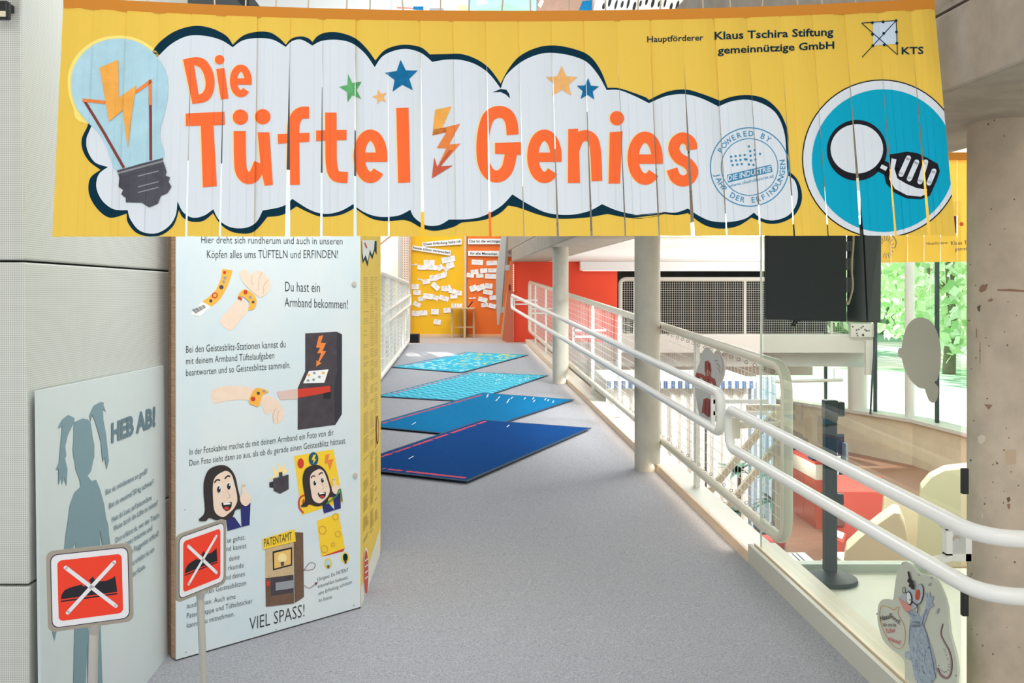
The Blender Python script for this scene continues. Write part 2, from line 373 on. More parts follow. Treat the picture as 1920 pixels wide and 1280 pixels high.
mb = MB(); mb.box((1.83, 21.6, LZ), (6.8, 21.75, 2.15)); struct(mb.build('wall_gallery', pattern_mat('black_drape', (5, 6, 9), (12, 18, 26), 'bands', 2.2, .8, .2)), 'black drape wall at the back of the gallery', 'wall')
mb = MB(); mb.box((-2.3, 22, HALL), (5.4, 22.1, .45)); struct(mb.build('wall_under_gallery', mat('ribbed_white', (226, 232, 226), .5)), 'white wall underneath the gallery', 'wall')
# gallery fascia and beams
mb = MB(); mb.box((1.83, 19.17, .459), (7.02, 19.2, .77)); struct(mb.build('trim_2', white), 'white fascia of the gallery', 'trim')
mb = MB(); mb.box((1.83, 19.5, .17), (6.92, 19.9, .455)); struct(mb.build('beam_1', mat('green_grey_concrete', (230, 238, 234), .6, noise=(3, .08))), 'grey concrete beam below the gallery fascia', 'beam')
mb = MB(); mb.box((1.9, 20.2, -.06), (6.1, 20.6, .165)); struct(mb.build('beam_2', white), 'white duct beam below the gallery', 'beam')
# long concrete beam over the right railing
def along(mb, x0, x1, d0, d1, za, zb, mi=0):
    mb.hexa([(x0+SL*d0, d0, za), (x1+SL*d0, d0, za), (x1+SL*d1, d1, za), (x0+SL*d1, d1, za), (x0+SL*d0, d0, zb), (x1+SL*d0, d0, zb), (x1+SL*d1, d1, zb), (x0+SL*d1, d1, zb)], mi); return mb
struct(along(MB(), 1.41, 2.04, 1.2, 17.29, 2.15, 2.37).build('beam_3', concrete, bevel=.008), 'long concrete beam over the right railing', 'beam')
struct(along(MB(), 1.415, 2.04, 1.2, 19.5, 2.378, 3.24).build('wall_parapet', concrete), 'concrete parapet standing on the long beam', 'wall')
def ceil_slab(name, pts, z, th, m, lab):
    mb = MB(); mb.prism([(x, y, z) for x, y in pts], (0, 0, th)); return struct(mb.build(name, m), lab, 'ceiling')
ceil_slab('ceiling', [(2.05+SL*9.6, 9.6), (6.0, 9.6), (6.9, 17), (6.9, 21.9), (.05, 21.9), (.05, 17.3), (2.05+SL*17.3, 17.3)], 2.15, .2, mat('white_ceiling', (240, 240, 236), .7, noise=(1.2, .03)), 'white ceiling over the gallery')
ceil_slab('ceiling_hall', [(3.3, 7.0), (7.6, 7.0), (7.6, 16.5), (3.3, 16.5)], 3.3, .2, mat('boarded_ceiling', (214, 208, 190), .7, noise=(3, .1, (1, 9, 1))), 'pale boarded ceiling over the window side')
mb = MB(); mb.box((1.45, 5.4, 2.9), (3.7, 6.15, 3.0)); struct(mb.build('beam_4', concrete_l), 'cross beam that carries the black screens', 'beam')
ceil_slab('ceiling_entrance', [(-4, -5), (6, -5), (6, 5.2), (1.05, 5.2), (1.2, 2.4), (-4, 2.4)], 3.25, .2, mat('white_ceiling', (240, 240, 236), .7), 'white ceiling over the entrance')  # unseen ceiling, outline shaped to shade the banner top and beam
struct(ribbon(MB(), WPL, -.1, .2, 3.5, 9.5).build('wall_right_upper', white), 'unseen white wall added above the window band to block the sun', 'wall')  # added out of view to shut out the sun
# round columns
def column(name, c, r, z0, z1, m, lab):
    mb = MB(); mb.lathe((c[0], c[1], 0), [(r, z0), (r, z1)], 72); return struct(mb.build(name, m, smooth=True), lab, 'column')
column('column_1', (.5776, 11.85), .095, RZ*11.85-.05, 2.15, concrete_l, 'far round concrete column at the ramp railing')
column('column_2', (.981, 7.215), .093, RZ*7.215-.05, 2.15, concrete_l, 'middle round concrete column at the ramp railing')
column('column_3', (1.6, 3.22), .118, 0, 2.15, rough_col, 'big rough concrete column at the right edge')
column('column_4', (6.75, 19.45), .185, -.68, .17, white, 'stout white column under the gallery end')
column('column_5', (7.27, 18.2), .085, -.68, 3.4, white, 'slim white column at the window sill')
A = Art()
stain = mat('concrete_stain', (150, 118, 96), .8); stain_d = mat('concrete_pit', (104, 88, 74), .8); pale_s = mat('concrete_patch', (214, 202, 188), .75)
for T, pts, m in ((Z(1420, 400, 3.2), [(1335, 440), (1352, 425), (1380, 432), (1372, 460), (1345, 475), (1328, 465)], stain), (Z(1420, 400, 3.2), [(1378, 525), (1405, 508), (1418, 518), (1400, 530)], stain), (Z(1420, 400, 3.2), [(1318, 560), (1340, 548), (1334, 590), (1322, 582)], stain_d), (Z(1420, 400, 3.2), [(1360, 1143), (1412, 1148), (1388, 1178)], stain), (Z(1420, 400, 3.2), [(1334, 770), (1338, 770), (1338, 900), (1334, 900)], stain), (Z(1420, 400, 3.2), [(1312, 690), (1317, 690), (1317, 745), (1313, 745)], stain), (Z(1420, 400, 3.2), [(1440, 455), (1520, 452), (1600, 460), (1600, 472), (1500, 466), (1440, 464)], stain),
    (Z(1440, 720, 3.556), [(1400, 350), (1425, 335), (1452, 350), (1450, 375), (1425, 400), (1402, 390)], pale_s), (Z(1440, 720, 3.556), [(1582, 440), (1655, 432), (1655, 530), (1590, 540)], mat('concrete_repair', (196, 172, 146), .8)), (Z(1440, 720, 3.556), [(1590, 760), (1612, 750), (1616, 775), (1600, 790)], stain_d), (Z(1440, 720, 3.556), [(1592, 800), (1615, 795), (1612, 835), (1600, 830)], stain), (Z(1440, 720, 3.556), [(1424, 868), (1434, 868), (1434, 892), (1424, 892)], pale_s)):
    A.T = T; A.poly(pts, m, 1)
A.T = lambda p: p; rnd_s = random.Random(12)
for k in range(46): A.ell(rnd_s.uniform(1816, 1912), rnd_s.uniform(200, 1270), rnd_s.uniform(.8, 2.0), rnd_s.uniform(.8, 2.0), stain_d, 1, n=8)
def on_column(p, lay):
    r = Vector(((p[0]-CX)/F, 1, (CY-p[1])/F)); cx, cy, rr = 1.6, 3.22, .1186
    a = r.x*r.x+r.y*r.y; b = -2*(r.x*cx+r.y*cy); c = cx*cx+cy*cy-rr*rr; q = b*b-4*a*c; t = (-b-math.sqrt(max(q, 0)))/(2*a)
    return Vector((0, 0, H))+r*t
for _ in range(3):                                         # finer triangles, so that the marks follow the round of the column
    fine = []
    for (a, b, c), mi, lay in A.t:
        m_ = lambda p, q: ((p[0]+q[0])/2, (p[1]+q[1])/2)
        if max(abs(a[0]-b[0]), abs(b[0]-c[0]), abs(c[0]-a[0])) < 5: fine.append(((a, b, c), mi, lay)); continue
        ab, bc, ca = m_(a, b), m_(b, c), m_(c, a); fine += [((a, ab, ca), mi, lay), ((ab, b, bc), mi, lay), ((ca, bc, c), mi, lay), ((ab, bc, ca), mi, lay)]
    A.t = fine
A.put('stain_pattern', on_column, bpy.data.objects['column_3'])
# curb along the right side of the ramp
def curb(mb, x0, x1, d0, d1, h0, h1, mi=0):
    mb.hexa([R(x0, d0, h0), R(x1, d0, h0), R(x1, d1, h0), R(x0, d1, h0), R(x0, d0, h1), R(x1, d0, h1), R(x1, d1, h1), R(x0, d1, h1)], mi); return mb
lay = pattern_mat('layered_wood', (248, 222, 190), (214, 176, 140), 'ribs', 70, .5, .22)
struct(curb(MB(), 1.62, 1.635, 5.08, 17.0, 0, .055).build('trim_3', mat('lit_layered_wood', (246, 218, 186), .5, noise=(3, .1, (1, 1, 60)))), 'layered wooden strip along the curb', 'trim')
struct(curb(MB(), 1.636, 1.79, 5.08, 17.0, -.1, .052).build('trim_4', mat('curb_enamel', (222, 226, 214), .35)), 'pale enamelled curb under the right railing', 'trim')
mb = MB(); curb(mb, 1.62, 1.64, 1.0, 5.08, 0, .095, 0); curb(mb, 1.64, 1.65, 1.0, 5.08, 0, .085, 1); curb(mb, 1.65, 1.76, 1.0, 5.08, -.16, .1, 2)
struct(mb.build('trim_5', [mat('kick_grey', (206, 204, 192), .4), mat('brass_groove', (190, 160, 96), .4, .4), mat('kick_cream', (236, 222, 196), .35)]), 'cream kickboard with a groove under the glass', 'trim')
l = lamp('led_strip', 'AREA', R(1.60, 11, .045), 6, (1, .82, .62), .03, 11.5); l.rotation_euler = Matrix(((0, SL, 0), (0, 0, 0), (0, 0, 0))).to_euler()
d_ = (R(1.6, 16, .045)-R(1.6, 6, .045)).normalized(); zdir = Vector((1, 0, .55)).normalized(); xd = d_.cross(zdir).normalized(); zd = xd.cross(d_)
l.rotation_euler = Matrix((xd, d_, zd)).transposed().to_euler()
# windows, sill, low wall, garden
def ribbon_sheet(mb, pl, off, z0, z1):
    q = ribbon(MB(), pl, off, off+.01, z0, z1); n = len(pl)-1
    for i in range(n): c = q.v[i*8:i*8+8]; mb.face([c[0], c[1], c[5], c[4]])
    return mb
struct(ribbon(MB(), WPL, -.16, .2, HALL, -.72).build('wall_right', mat('beige_concrete', (240, 228, 200), .7, noise=(2, .12))), 'curved beige wall below the window band', 'wall')
struct(ribbon(MB(), WPL, -.22, .22, -.72, -.66).build('trim_6', white), 'curved white window sill', 'trim')
g = glass_mat('window_glass', (248, 252, 250), .0)
struct(ribbon_sheet(MB(), WPL, .1, -.66, 3.5).build('window_1', g), 'curved band of tall window glass', 'window')
mb = MB()
for px in (1757, 1641, 1548):
    k = (px-CX)/F
    for i in range(len(WPL)-1):
        (x0, y0), (x1, y1) = WPL[i], WPL[i+1]
        t = (k*y0-x0)/((x1-x0)-k*(y1-y0)) if abs((x1-x0)-k*(y1-y0)) > 1e-6 else -1
        if 0 <= t <= 1:
            x, y = x0+(x1-x0)*t, y0+(y1-y0)*t; mb.box((x-.025, y-.04, -.66), (x+.025, y+.04, 3.4)); break
struct(mb.build('window_1_frame', mat('mullion', (52, 66, 68), .5)), 'dark slender mullions of the window band', 'window')
mb = MB(); mb.prism([(4.7, 24.5, -1.0), (6.1, 21.5, -1.0), (7.0, 19.4, -1.0), (7.6, 18.1, -1.0), (7.8, 16.2, -1.0), (7.85, 8, -1.0), (90, 8, -1.0), (90, 95, -1.0), (-10, 95, -1.0), (-10, 27, -1.0)], (0, 0, .1))
struct(mb.build('lawn', mat('grass_blades', (172, 212, 182), .9, noise=(3, .2))), 'sunlit lawn outside the window', 'lawn')
pv = mat('pale_gravel', (244, 240, 230), .9, noise=(8, .06))
mb = MB(); mb.prism([(4.9, 24.5, -.9), (6.3, 21.6, -.9), (7.2, 19.5, -.9), (7.8, 18.1, -.9), (8.0, 16.2, -.9), (8.0, 8, -.9), (14, 8, -.9), (13.5, 17, -.9), (11.5, 23, -.9), (8, 28, -.9), (3, 30, -.9)], (0, 0, .02)); struct(mb.build('path', pv), 'bright paved path along the window', 'path')
mb = MB(); mb.box((3, 33, -.9), (60, 39, -.88)); mb.box((3, 47, -.9), (60, 51, -.88)); struct(mb.build('path_far', pv), 'sunlit gravel paths crossing the lawn', 'path')
# ------------------------------------------------------------------ trees in the garden
leafm = [mat('leaf_bright', (216, 238, 196), .6, transl=.45), mat('leaf_mid', (172, 212, 154), .6, transl=.45), mat('leaf_pale', (236, 246, 228), .6, transl=.45)]
bark = mat('tree_bark', (128, 120, 104), .9, noise=(6, .3))
def tree(x, y, h, rx, rz, zc, n, ls, lab, seed):
    rnd = random.Random(seed)
    t = thing('garden_tree', lab, 'tree', (x, y, -.9), 'trees in the garden')
    mb = MB(); mb.tube([(x, y, -.9), (x+.1, y, zc*.5), (x, y+.1, zc+1)], .2, 10, r2=.08)
    for k in range(6):
        a = k*1.05; mb.tube([(x, y, zc*.5+.3*k/2), (x+math.cos(a)*rx*.4, y+math.sin(a)*rx*.4, zc+.2*k), (x+math.cos(a)*rx*.8, y+math.sin(a)*rx*.8, zc+.5)], .07, 6, r2=.02)
    mb.build('trunk', bark, t, smooth=True)
    mb = MB()
    for k in range(n):
        u = rnd.uniform(-1, 1); a = rnd.uniform(0, 6.283); q = math.sqrt(1-u*u); rr = rnd.uniform(.5, 1.05)
        c = Vector((x+rx*rr*q*math.cos(a), y+rx*rr*q*math.sin(a), zc+rz*rr*u))
        e = Vector((rnd.uniform(-1, 1), rnd.uniform(-1, 1), rnd.uniform(-.9, -.1))).normalized(); s2 = e.orthogonal().normalized(); s2.rotate(Matrix.Rotation(rnd.uniform(-.8, .8), 3, e))
        L = ls*rnd.uniform(.6, 1.2); mb.face([c, c+e*L*.45+s2*L*.36, c+e*L, c+e*L*.45-s2*L*.36], rnd.choice((0, 0, 1, 2, 2)))
    mb.build('foliage', leafm, t)
tree(13.6, 31, 6, 3.0, 2.6, 2.4, 2600, .42, 'large leaved garden tree whose crown hangs over the lawn just outside', 1)
tree(20.5, 31, 6, 2.6, 2.6, 2.8, 1500, .42, 'leafy garden tree nearest the big concrete column', 2)
tree(11.5, 45, 6, 4.2, 3.2, 2.4, 1800, .6, 'garden tree standing beyond the second gravel path, behind the others', 3)
tree(24, 50, 7, 5, 4.4, 3.2, 2200, .7, 'broad far garden tree at the edge of the lawn', 4)
mb = MB()
rnd = random.Random(5)
for k in range(5200):
    c = Vector((rnd.uniform(4, 46), 62+rnd.uniform(-1.5, 1.5), rnd.uniform(-.9, 6))); e = Vector((rnd.uniform(-1, 1), rnd.uniform(-1, 1), rnd.uniform(-1, .4))).normalized(); s2 = e.orthogonal().normalized(); L = rnd.uniform(.6, 1.2)
    mb.face([c, c+e*L*.45+s2*L*.36, c+e*L, c+e*L*.45-s2*L*.36], rnd.choice((0, 1, 2)))
mb.box((4, 62.5, -.9), (46, 63.5, 5.5), 1)
tag(mb.build('hedge', leafm), 'tall pale green hedge closing the garden', 'hedge', kind='stuff')
# ================================================================== RAILINGS AND HANDRAILS
def loop(mb, pts, r, cr, n=10): mb.tube(fillet(pts, cr, 6, True), r, n, True)
wire = mat('galvanised_wire', (244, 244, 236), .4)
def mesh_panel(mb, f, U, V, su, sv, r, skew=0.0):
    """welded wires: f(u,v) over u in [0,U], v in [0,V]"""
    n = int(U/su)
    for i in range(1, n):
        u = U*i/n; mb.tube([f(u, 0), f(u, V)], r, 4, cap=False)
    m = int(V/sv)
    for j in range(1, m):
        v = V*j/m; mb.tube([f(0, v), f(U, v)], r, 4, cap=False)
# right railing of the ramp
X0 = 1.69; D0, D1 = 4.72, 16.95; HB, HT = .2, 1.035
t = thing('ramp_railing', 'long cream tube railing filled with wire mesh on the right of the ramp', 'railing', R(X0, D0, 0))
mb = MB(); loop(mb, [R(X0, D0, HB), R(X0, D1, HB), R(X0, D1, HT), R(X0, D0, HT)], .028, .14, 12); mb.build('tube_frame', mat('cream_enamel', (232, 226, 206), .28), t, smooth=True)
mb = MB(); mesh_panel(mb, lambda u, v: R(X0, D0+.03+u, HB+.03+v), D1-D0-.06, HT-HB-.06, .06, .056, .0016); mb.build('wire_mesh', wire, t)
for d in (6.45, 9.1, 10.6, 13.3, 14.9, 16.4):
    mb = MB(); mb.hexa([R(X0+.03, d, -.02), R(X0+.055, d, -.02), R(X0+.055, d+.06, -.02), R(X0+.03, d+.06, -.02), R(X0+.03, d, HT-.02), R(X0+.055, d, HT-.02), R(X0+.055, d+.06, HT-.02), R(X0+.03, d+.06, HT-.02)])
    mb.build('post', rail_w, t)
hk = None
for i in range(48):
    d = D0+.2+i*.135
    for h, s in ((HT-.03, -1), (HB+.03, 1)):
        c = R(X0, d, h)+Vector((0, 0, s*.012))
        if hk is None:
            mb = MB(); mb.tube([c+Vector((.009*math.cos(a), 0, .009*math.sin(a))) for a in (k*.785 for k in range(8))], .0018, 4, True)
            hk = mb.build('mesh_hook', mat('hook_wire', (120, 112, 100), .4, .6), t); c0 = c
        else:
            q = hk.copy(); q.location = c-c0; COL.objects.link(q)
# far double handrail
t = thing('handrail', 'white double handrail running up the right of the ramp past both slim columns', 'handrail', at(1350, 735, 4.95))
A, A2, B, B2 = at(1352, 738, 4.95), at(1352, 812, 4.95), at(960, 553, 16.4), at(960, 577, 16.4)
mb = MB(); loop(mb, [A, B, B2, A2], .0235, .07, 14); mb.build('tube_loop', rail_w, t, smooth=True)
for k in (.012, .42, .75, .96):
    p = A.lerp(B, k); q = A2.lerp(B2, k); m_ = (p+q)/2; x1 = X0+SL*m_.y+.03
    mb = MB(); mb.bar(p.lerp(q, .3), Vector((x1, m_.y, p.lerp(q, .3).z)), .02, .02); mb.bar(p.lerp(q, .6), Vector((x1, m_.y, p.lerp(q, .6).z)), .02, .02); mb.bar(p, q, .02, .02); mb.build('bracket', rail_w, t)
# near double handrail
t = thing('handrail', 'white double handrail in front of the glass, bending round before the big concrete column', 'handrail', at(1365, 765, 4.85))
def nr(px, py, d): return at(px, py, d)
U0, U1 = at(1366, 766, 4.86), at(1848, 1010, 2.66); L0, L1 = at(1368, 838, 4.86), at(1848, 1118, 2.66)
UE = Vector((2.05, 2.62, U1.z-.0)); LE = Vector((2.05, 2.62, L1.z-.0))
mb = MB(); path = fillet([UE, U1, U0, L0, L1, LE], .075, 6); 
p1 = fillet([UE, U1, U0.lerp(U1, .5)], .12, 8)[:-1]+fillet([U0.lerp(U1, .5), U0, L0, L0.lerp(L1, .5)], .07, 7)+fillet([L0.lerp(L1, .5), L1, LE], .12, 8)[1:]
mb.tube(p1, .0235, 16); mb.build('tube_loop', rail_w, t, smooth=True)
br = MB(); p = at(1775, 985, 3.0); q = at(1775, 1052, 3.0)
br.box((p.x, 3.0, q.z), (p.x+.018, 3.03, p.z)); br.box((p.x, 3.0, p.z-.015), (p.x+.075, 3.03, p.z)); br.box((p.x, 3.0, q.z), (p.x+.075, 3.03, q.z+.022)); br.box((p.x+.058, 3.0, q.z), (p.x+.076, 3.1, p.z))
br.bar(U0.lerp(U1, .86), Vector((p.x+.01, 3.01, p.z-.01)), .03, .016); br.bar(L0.lerp(L1, .86), Vector((p.x+.01, 3.01, q.z+.01)), .03, .016)
b = br.build('bracket', white, t)
mb = MB(); c = at(1792, 1010, 3.02); mb.lathe(c, [(.004, -.005), (.012, -.004), (.012, .004), (.006, .01)], 12); mb.build('bolt', steel, b, smooth=True)
mb = MB(); a_ = U0.lerp(L0, .5); mb.box((a_.x+.01, a_.y-.02, a_.z-.05), (a_.x+.05, a_.y+.0, a_.z+.05)); b = mb.build('bracket', cream, t)
mb = MB(); mb.bar(U0.lerp(L0, .4), Vector((1.7+SL*4.86, 4.86, U0.lerp(L0, .4).z)), .02, .02); mb.build('bracket', cream, t)
# glass balustrade with two black clamps on the column
gl = glass_mat('clear_glass', (240, 249, 243), .08)
t = thing('glass_balustrade', 'frameless glass pane between the wire mesh railing and the big concrete column', 'glass panel', R(1.66, 4, .1))
GX = 1.668; mb = MB(); mb.face([R(GX, 3.13, .1), R(GX, 5.02, .1), R(GX, 5.02, 1.75), R(GX, 3.13, 1.75)]); mb.build('pane', gl, t)
mb = MB(); mb.hexa([R(GX-.004, 5.02, .1), R(GX+.004, 5.02, .1), R(GX+.004, 5.026, .1), R(GX-.004, 5.026, .1), R(GX-.004, 5.02, 1.75), R(GX+.004, 5.02, 1.75), R(GX+.004, 5.026, 1.75), R(GX-.004, 5.026, 1.75)]); mb.build('pane_edge', mat('glass_edge', (214, 228, 216), .2), t)
for y0, y1 in ((877, 925), (1105, 1153)):
    a = at(1806, y0, 3.13); b = at(1806, y1, 3.13); mb = MB(); mb.box((a.x-.008, 3.115, b.z), (a.x+.012, 3.135, a.z)); mb.build('clamp', black, t, bevel=.003)
# gallery railing opposite
t = thing('gallery_railing', 'white railing with square wire mesh along the gallery in front of the black drape', 'railing', (4.2, 19.22, LZ))
gd = 19.23; a = at(1163, 523, gd); b = at(1642, 630, gd)
mb = MB(); loop(mb, [(a.x, gd, b.z), (b.x, gd, b.z), (b.x, gd, a.z), (a.x, gd, a.z)], .04, .12, 8); mb.build('tube_frame', white, t, smooth=True)
mb = MB(); mesh_panel(mb, lambda u, v: Vector((a.x+u, gd, b.z+v)), b.x-a.x, a.z-b.z, .0435, .0435, .0029); mb.build('wire_mesh', wire, t)
for px in (1190, 1397, 1560):
    x = at(px, 500, gd).x; mb = MB(); mb.box((x-.02, gd+.005, LZ-.2 if False else LZ), (x+.02, gd+.045, a.z)); mb.build('post', white, t)
# left railing
t = thing('landing_railing', 'white railing with wavy wire mesh and double handrail on the left of the ramp', 'railing', (rl(14), 14, RZ*14))
dA, dB = 11.76, 16.6
def LR(d, z): return Vector((rl(d, .02), d, z))
topz = lambda d: 1.846+(1.768-1.846)*(d-12.09)/(16.5-12.09)
mb = MB(); loop(mb, [LR(dA, RZ*dA+.06), LR(dB, RZ*dB+.06), LR(dB, topz(dB)), LR(dA, topz(dA))], .03, .12, 8); mb.build('tube_frame', white, t, smooth=True)
mb = MB()
n = 16
for j in range(1, 20):
    pts = []
    for i in range(0, 97):
        d = dA+(dB-dA)*i/96; z0 = RZ*d+.06; pts.append(LR(d, z0+(topz(d)-z0)*j/20+.018*math.sin(d*11)))
    mb.tube(pts, .0045, 4, cap=False)
for i in range(1, 70):
    d = dA+(dB-dA)*i/70; mb.tube([LR(d, RZ*d+.06), LR(d, topz(d))], .003, 4, cap=False)
mb.build('wire_mesh', wire, t)
for d in (12.6, 13.8, 15.2, 16.3):
    mb = MB(); p = LR(d, 0); mb.box((p.x-.06, d, RZ*d), (p.x-.02, d+.14, topz(d))); mb.build('post', white, t)
mb = MB(); A, B, A2, B2 = at(709, 593, 12.0), at(769, 553, 16.75), at(709, 616, 12.0), at(769, 571, 16.75)

loop(mb, [A, B, B2, A2], .024, .06, 10); mb.build('handrail_loop', rail_w, t, smooth=True)
for k in (.1, .5, .85):
    p = B.lerp(A, k); q = B2.lerp(A2, k); mb = MB(); mb.bar((p+q)/2, (rl(p.y, .02), p.y, (p.z+q.z)/2), .02, .02); mb.bar(p, q, .018, .018); mb.build('bracket', white, t)
# ================================================================== THE STRIP BANNER
yel = mat('banner_yellow', (242, 203, 88), .7, transl=.15, spec=.1); hemc = mat('banner_hem_backlit', (214, 140, 56), .75, spec=.1)  # hem orange puts backlight through doubled cloth into the colour
wht = mat('print_white', (220, 228, 236), .6, spec=.1); nvy = mat('print_navy', (4, 48, 66), .7, spec=.1)
org = mat('print_orange', (252, 112, 58), .65, spec=.1); pale = mat('print_apricot', (255, 222, 160), .65, spec=.1)
tur = mat('print_turquoise', (6, 166, 200), .65, spec=.1); blk = mat('print_black', (30, 32, 40), .65, spec=.1)
glassb = mat('print_bulb_blue', (178, 216, 230), .65, noise=(22, .08), spec=.1); halo = mat('print_halo', (255, 232, 132), .7, spec=.1)
amber = mat('print_amber', (246, 176, 84), .65, noise=(26, .12), spec=.1); rust = mat('print_rust', (206, 96, 70), .65, noise=(26, .12), spec=.1); tang = mat('print_tangerine', (240, 138, 74), .65, noise=(26, .1), spec=.1)
brown = mat('print_brown', (132, 66, 62), .65, spec=.1); screwc = mat('print_slate', (84, 84, 94), .65, noise=(20, .25), spec=.1); screwl = mat('print_slate_light', (146, 146, 152), .65, spec=.1)
grn = mat('print_green', (96, 172, 110), .65, noise=(24, .3), spec=.1); blu = mat('print_blue', (22, 116, 168), .65, noise=(24, .25), spec=.1); tan = mat('print_tan', (242, 184, 116), .65, noise=(24, .15), spec=.1)
stampc = mat('print_stamp_blue', (66, 142, 184), .65, spec=.1); icebl = mat('print_ice_blue', (206, 222, 238), .65, spec=.1)
bn = Art()
def lobes(T1, *groups):
    out = []
    for T, pts in groups: out += catmull([T(p) for p in pts])[:-1]
    return out
outer = lobes(None, (Z1, [(555, 275), (600, 220), (680, 165), (780, 138), (870, 150), (950, 190), (985, 238)]), (Z1, [(985, 238), (1040, 190), (1110, 170), (1180, 172), (1230, 200), (1268, 238)]), (Z1, [(1268, 238), (1300, 205), (1350, 194), (1390, 205), (1410, 224)]),
  (Z1, [(1410, 224), (1440, 190), (1490, 172), (1560, 175), (1640, 205), (1700, 260), (1745, 322)]), (Z2, [(182, 322), (230, 268), (300, 242), (370, 240), (430, 255), (472, 290)]), (Z2, [(472, 290), (560, 288), (640, 288), (720, 315), (790, 365), (850, 446)]),
  (Z2, [(850, 446), (890, 370), (950, 300), (1040, 255), (1130, 242), (1230, 258), (1320, 295), (1380, 370), (1420, 468)]), (Z2, [(1420, 468), (1480, 470), (1560, 495), (1637, 524)]), (Z3, [(95, 486), (180, 447), (270, 435), (350, 455), (442, 490)]), (Z3, [(442, 490), (500, 470), (580, 462), (660, 480), (720, 530), (755, 590), (774, 660), (772, 760), (776, 832)]),
  (Z3, [(776, 832), (815, 870), (838, 930), (835, 990), (800, 1050), (740, 1082), (680, 1088), (630, 1072), (594, 1058)]), (Z3, [(594, 1058), (530, 1098), (450, 1112), (380, 1100), (330, 1072), (285, 1036)]), (Z3, [(285, 1036), (230, 1046), (170, 1040)]), (Z3, [(170, 1040), (100, 1058), (0, 1060)]),
  (Z2, [(1715, 1142), (1600, 1165), (1500, 1156), (1420, 1140)]), (Z2, [(1420, 1140), (1300, 1160), (1150, 1165), (1040, 1140), (950, 1108), (890, 1095)]), (Z2, [(890, 1095), (840, 1140), (760, 1172), (640, 1186)]), (Z2, [(640, 1186), (590, 1212), (500, 1230), (430, 1215), (370, 1182), (330, 1172)]), (Z2, [(330, 1172), (230, 1178), (150, 1160), (62, 1102)]),
  (Z1, [(1640, 1106), (1560, 1145), (1460, 1155), (1390, 1132), (1325, 1100)]), (Z1, [(1325, 1100), (1250, 1145), (1170, 1156)]), (Z1, [(1170, 1156), (1110, 1225), (1060, 1245), (980, 1235), (920, 1195), (880, 1136)]), (Z1, [(880, 1136), (830, 1176), (770, 1182), (720, 1160), (698, 1120)]), (Z1, [(698, 1120), (670, 1200), (610, 1250), (540, 1260), (470, 1240), (425, 1185), (420, 1138)]),
  (Z1, [(420, 1138), (330, 1160), (260, 1110), (218, 1030), (225, 950), (280, 905)]), (Z1, [(280, 905), (220, 860), (185, 800), (180, 740), (205, 685)]), (Z1, [(205, 685), (300, 500), (555, 275)]))
inner = lobes(None, (Z1, [(590, 298), (650, 240), (720, 200), (780, 188), (860, 195), (930, 217), (985, 252)]), (Z1, [(985, 252), (1040, 215), (1120, 203), (1200, 212), (1268, 250)]), (Z1, [(1268, 250), (1300, 220), (1350, 211), (1410, 243)]), (Z1, [(1410, 243), (1460, 218), (1540, 212), (1620, 230), (1690, 285), (1742, 358)]),
  (Z2, [(178, 358), (220, 300), (290, 268), (360, 262), (430, 285), (485, 330)]), (Z2, [(485, 330), (560, 318), (640, 320), (720, 345), (790, 395), (850, 472)]), (Z2, [(850, 472), (880, 400), (960, 330), (1050, 290), (1130, 282), (1230, 298), (1310, 332), (1370, 400), (1415, 480)]), (Z2, [(1415, 480), (1480, 480), (1560, 510), (1637, 548)]),
  (Z3, [(95, 502), (180, 467), (270, 458), (350, 478), (434, 518)]), (Z3, [(434, 518), (500, 492), (580, 485), (660, 510), (720, 560), (755, 650), (764, 760), (770, 852)]), (Z3, [(770, 852), (805, 880), (820, 940), (810, 1000), (770, 1050), (700, 1072), (640, 1060), (606, 1034)]), (Z3, [(606, 1034), (560, 1065), (480, 1080), (400, 1075), (340, 1050), (285, 1014)]), (Z3, [(285, 1014), (225, 1034), (165, 1030)]),
  (Z3, [(165, 1030), (100, 1044), (0, 1046)]), (Z2, [(1720, 1132), (1600, 1146), (1480, 1125), (1390, 1088)]), (Z2, [(1390, 1088), (1320, 1125), (1220, 1145), (1100, 1135), (1000, 1090), (912, 1036)]), (Z2, [(912, 1036), (850, 1100), (760, 1150), (680, 1168), (575, 1170)]), (Z2, [(575, 1170), (520, 1200), (450, 1200), (390, 1160), (368, 1118)]), (Z2, [(368, 1118), (300, 1150), (200, 1155), (120, 1130), (58, 1086)]),
  (Z1, [(1627, 1088), (1560, 1125), (1480, 1140), (1400, 1120), (1303, 1060)]), (Z1, [(1303, 1060), (1250, 1100), (1145, 1122)]), (Z1, [(1145, 1122), (1110, 1185), (1050, 1215), (970, 1210), (910, 1170), (882, 1115)]), (Z1, [(882, 1115), (830, 1150), (770, 1160), (720, 1130), (690, 1072)]), (Z1, [(690, 1072), (680, 1150), (640, 1210), (570, 1245), (490, 1230), (440, 1170), (425, 1120)]),
  (Z1, [(425, 1120), (350, 1115), (290, 1070), (258, 1000), (270, 930), (320, 890)]), (Z1, [(320, 890), (250, 865), (210, 800), (205, 740), (220, 700)]), (Z1, [(220, 700), (320, 500), (590, 298)]))
bn.poly(outer, nvy, 1); bn.poly(inner, wht, 2)
bn.T = Z2; bn.poly([(805, 492), (850, 474), (880, 478), (895, 500), (900, 525), (880, 505), (850, 490)], nvy, 3)
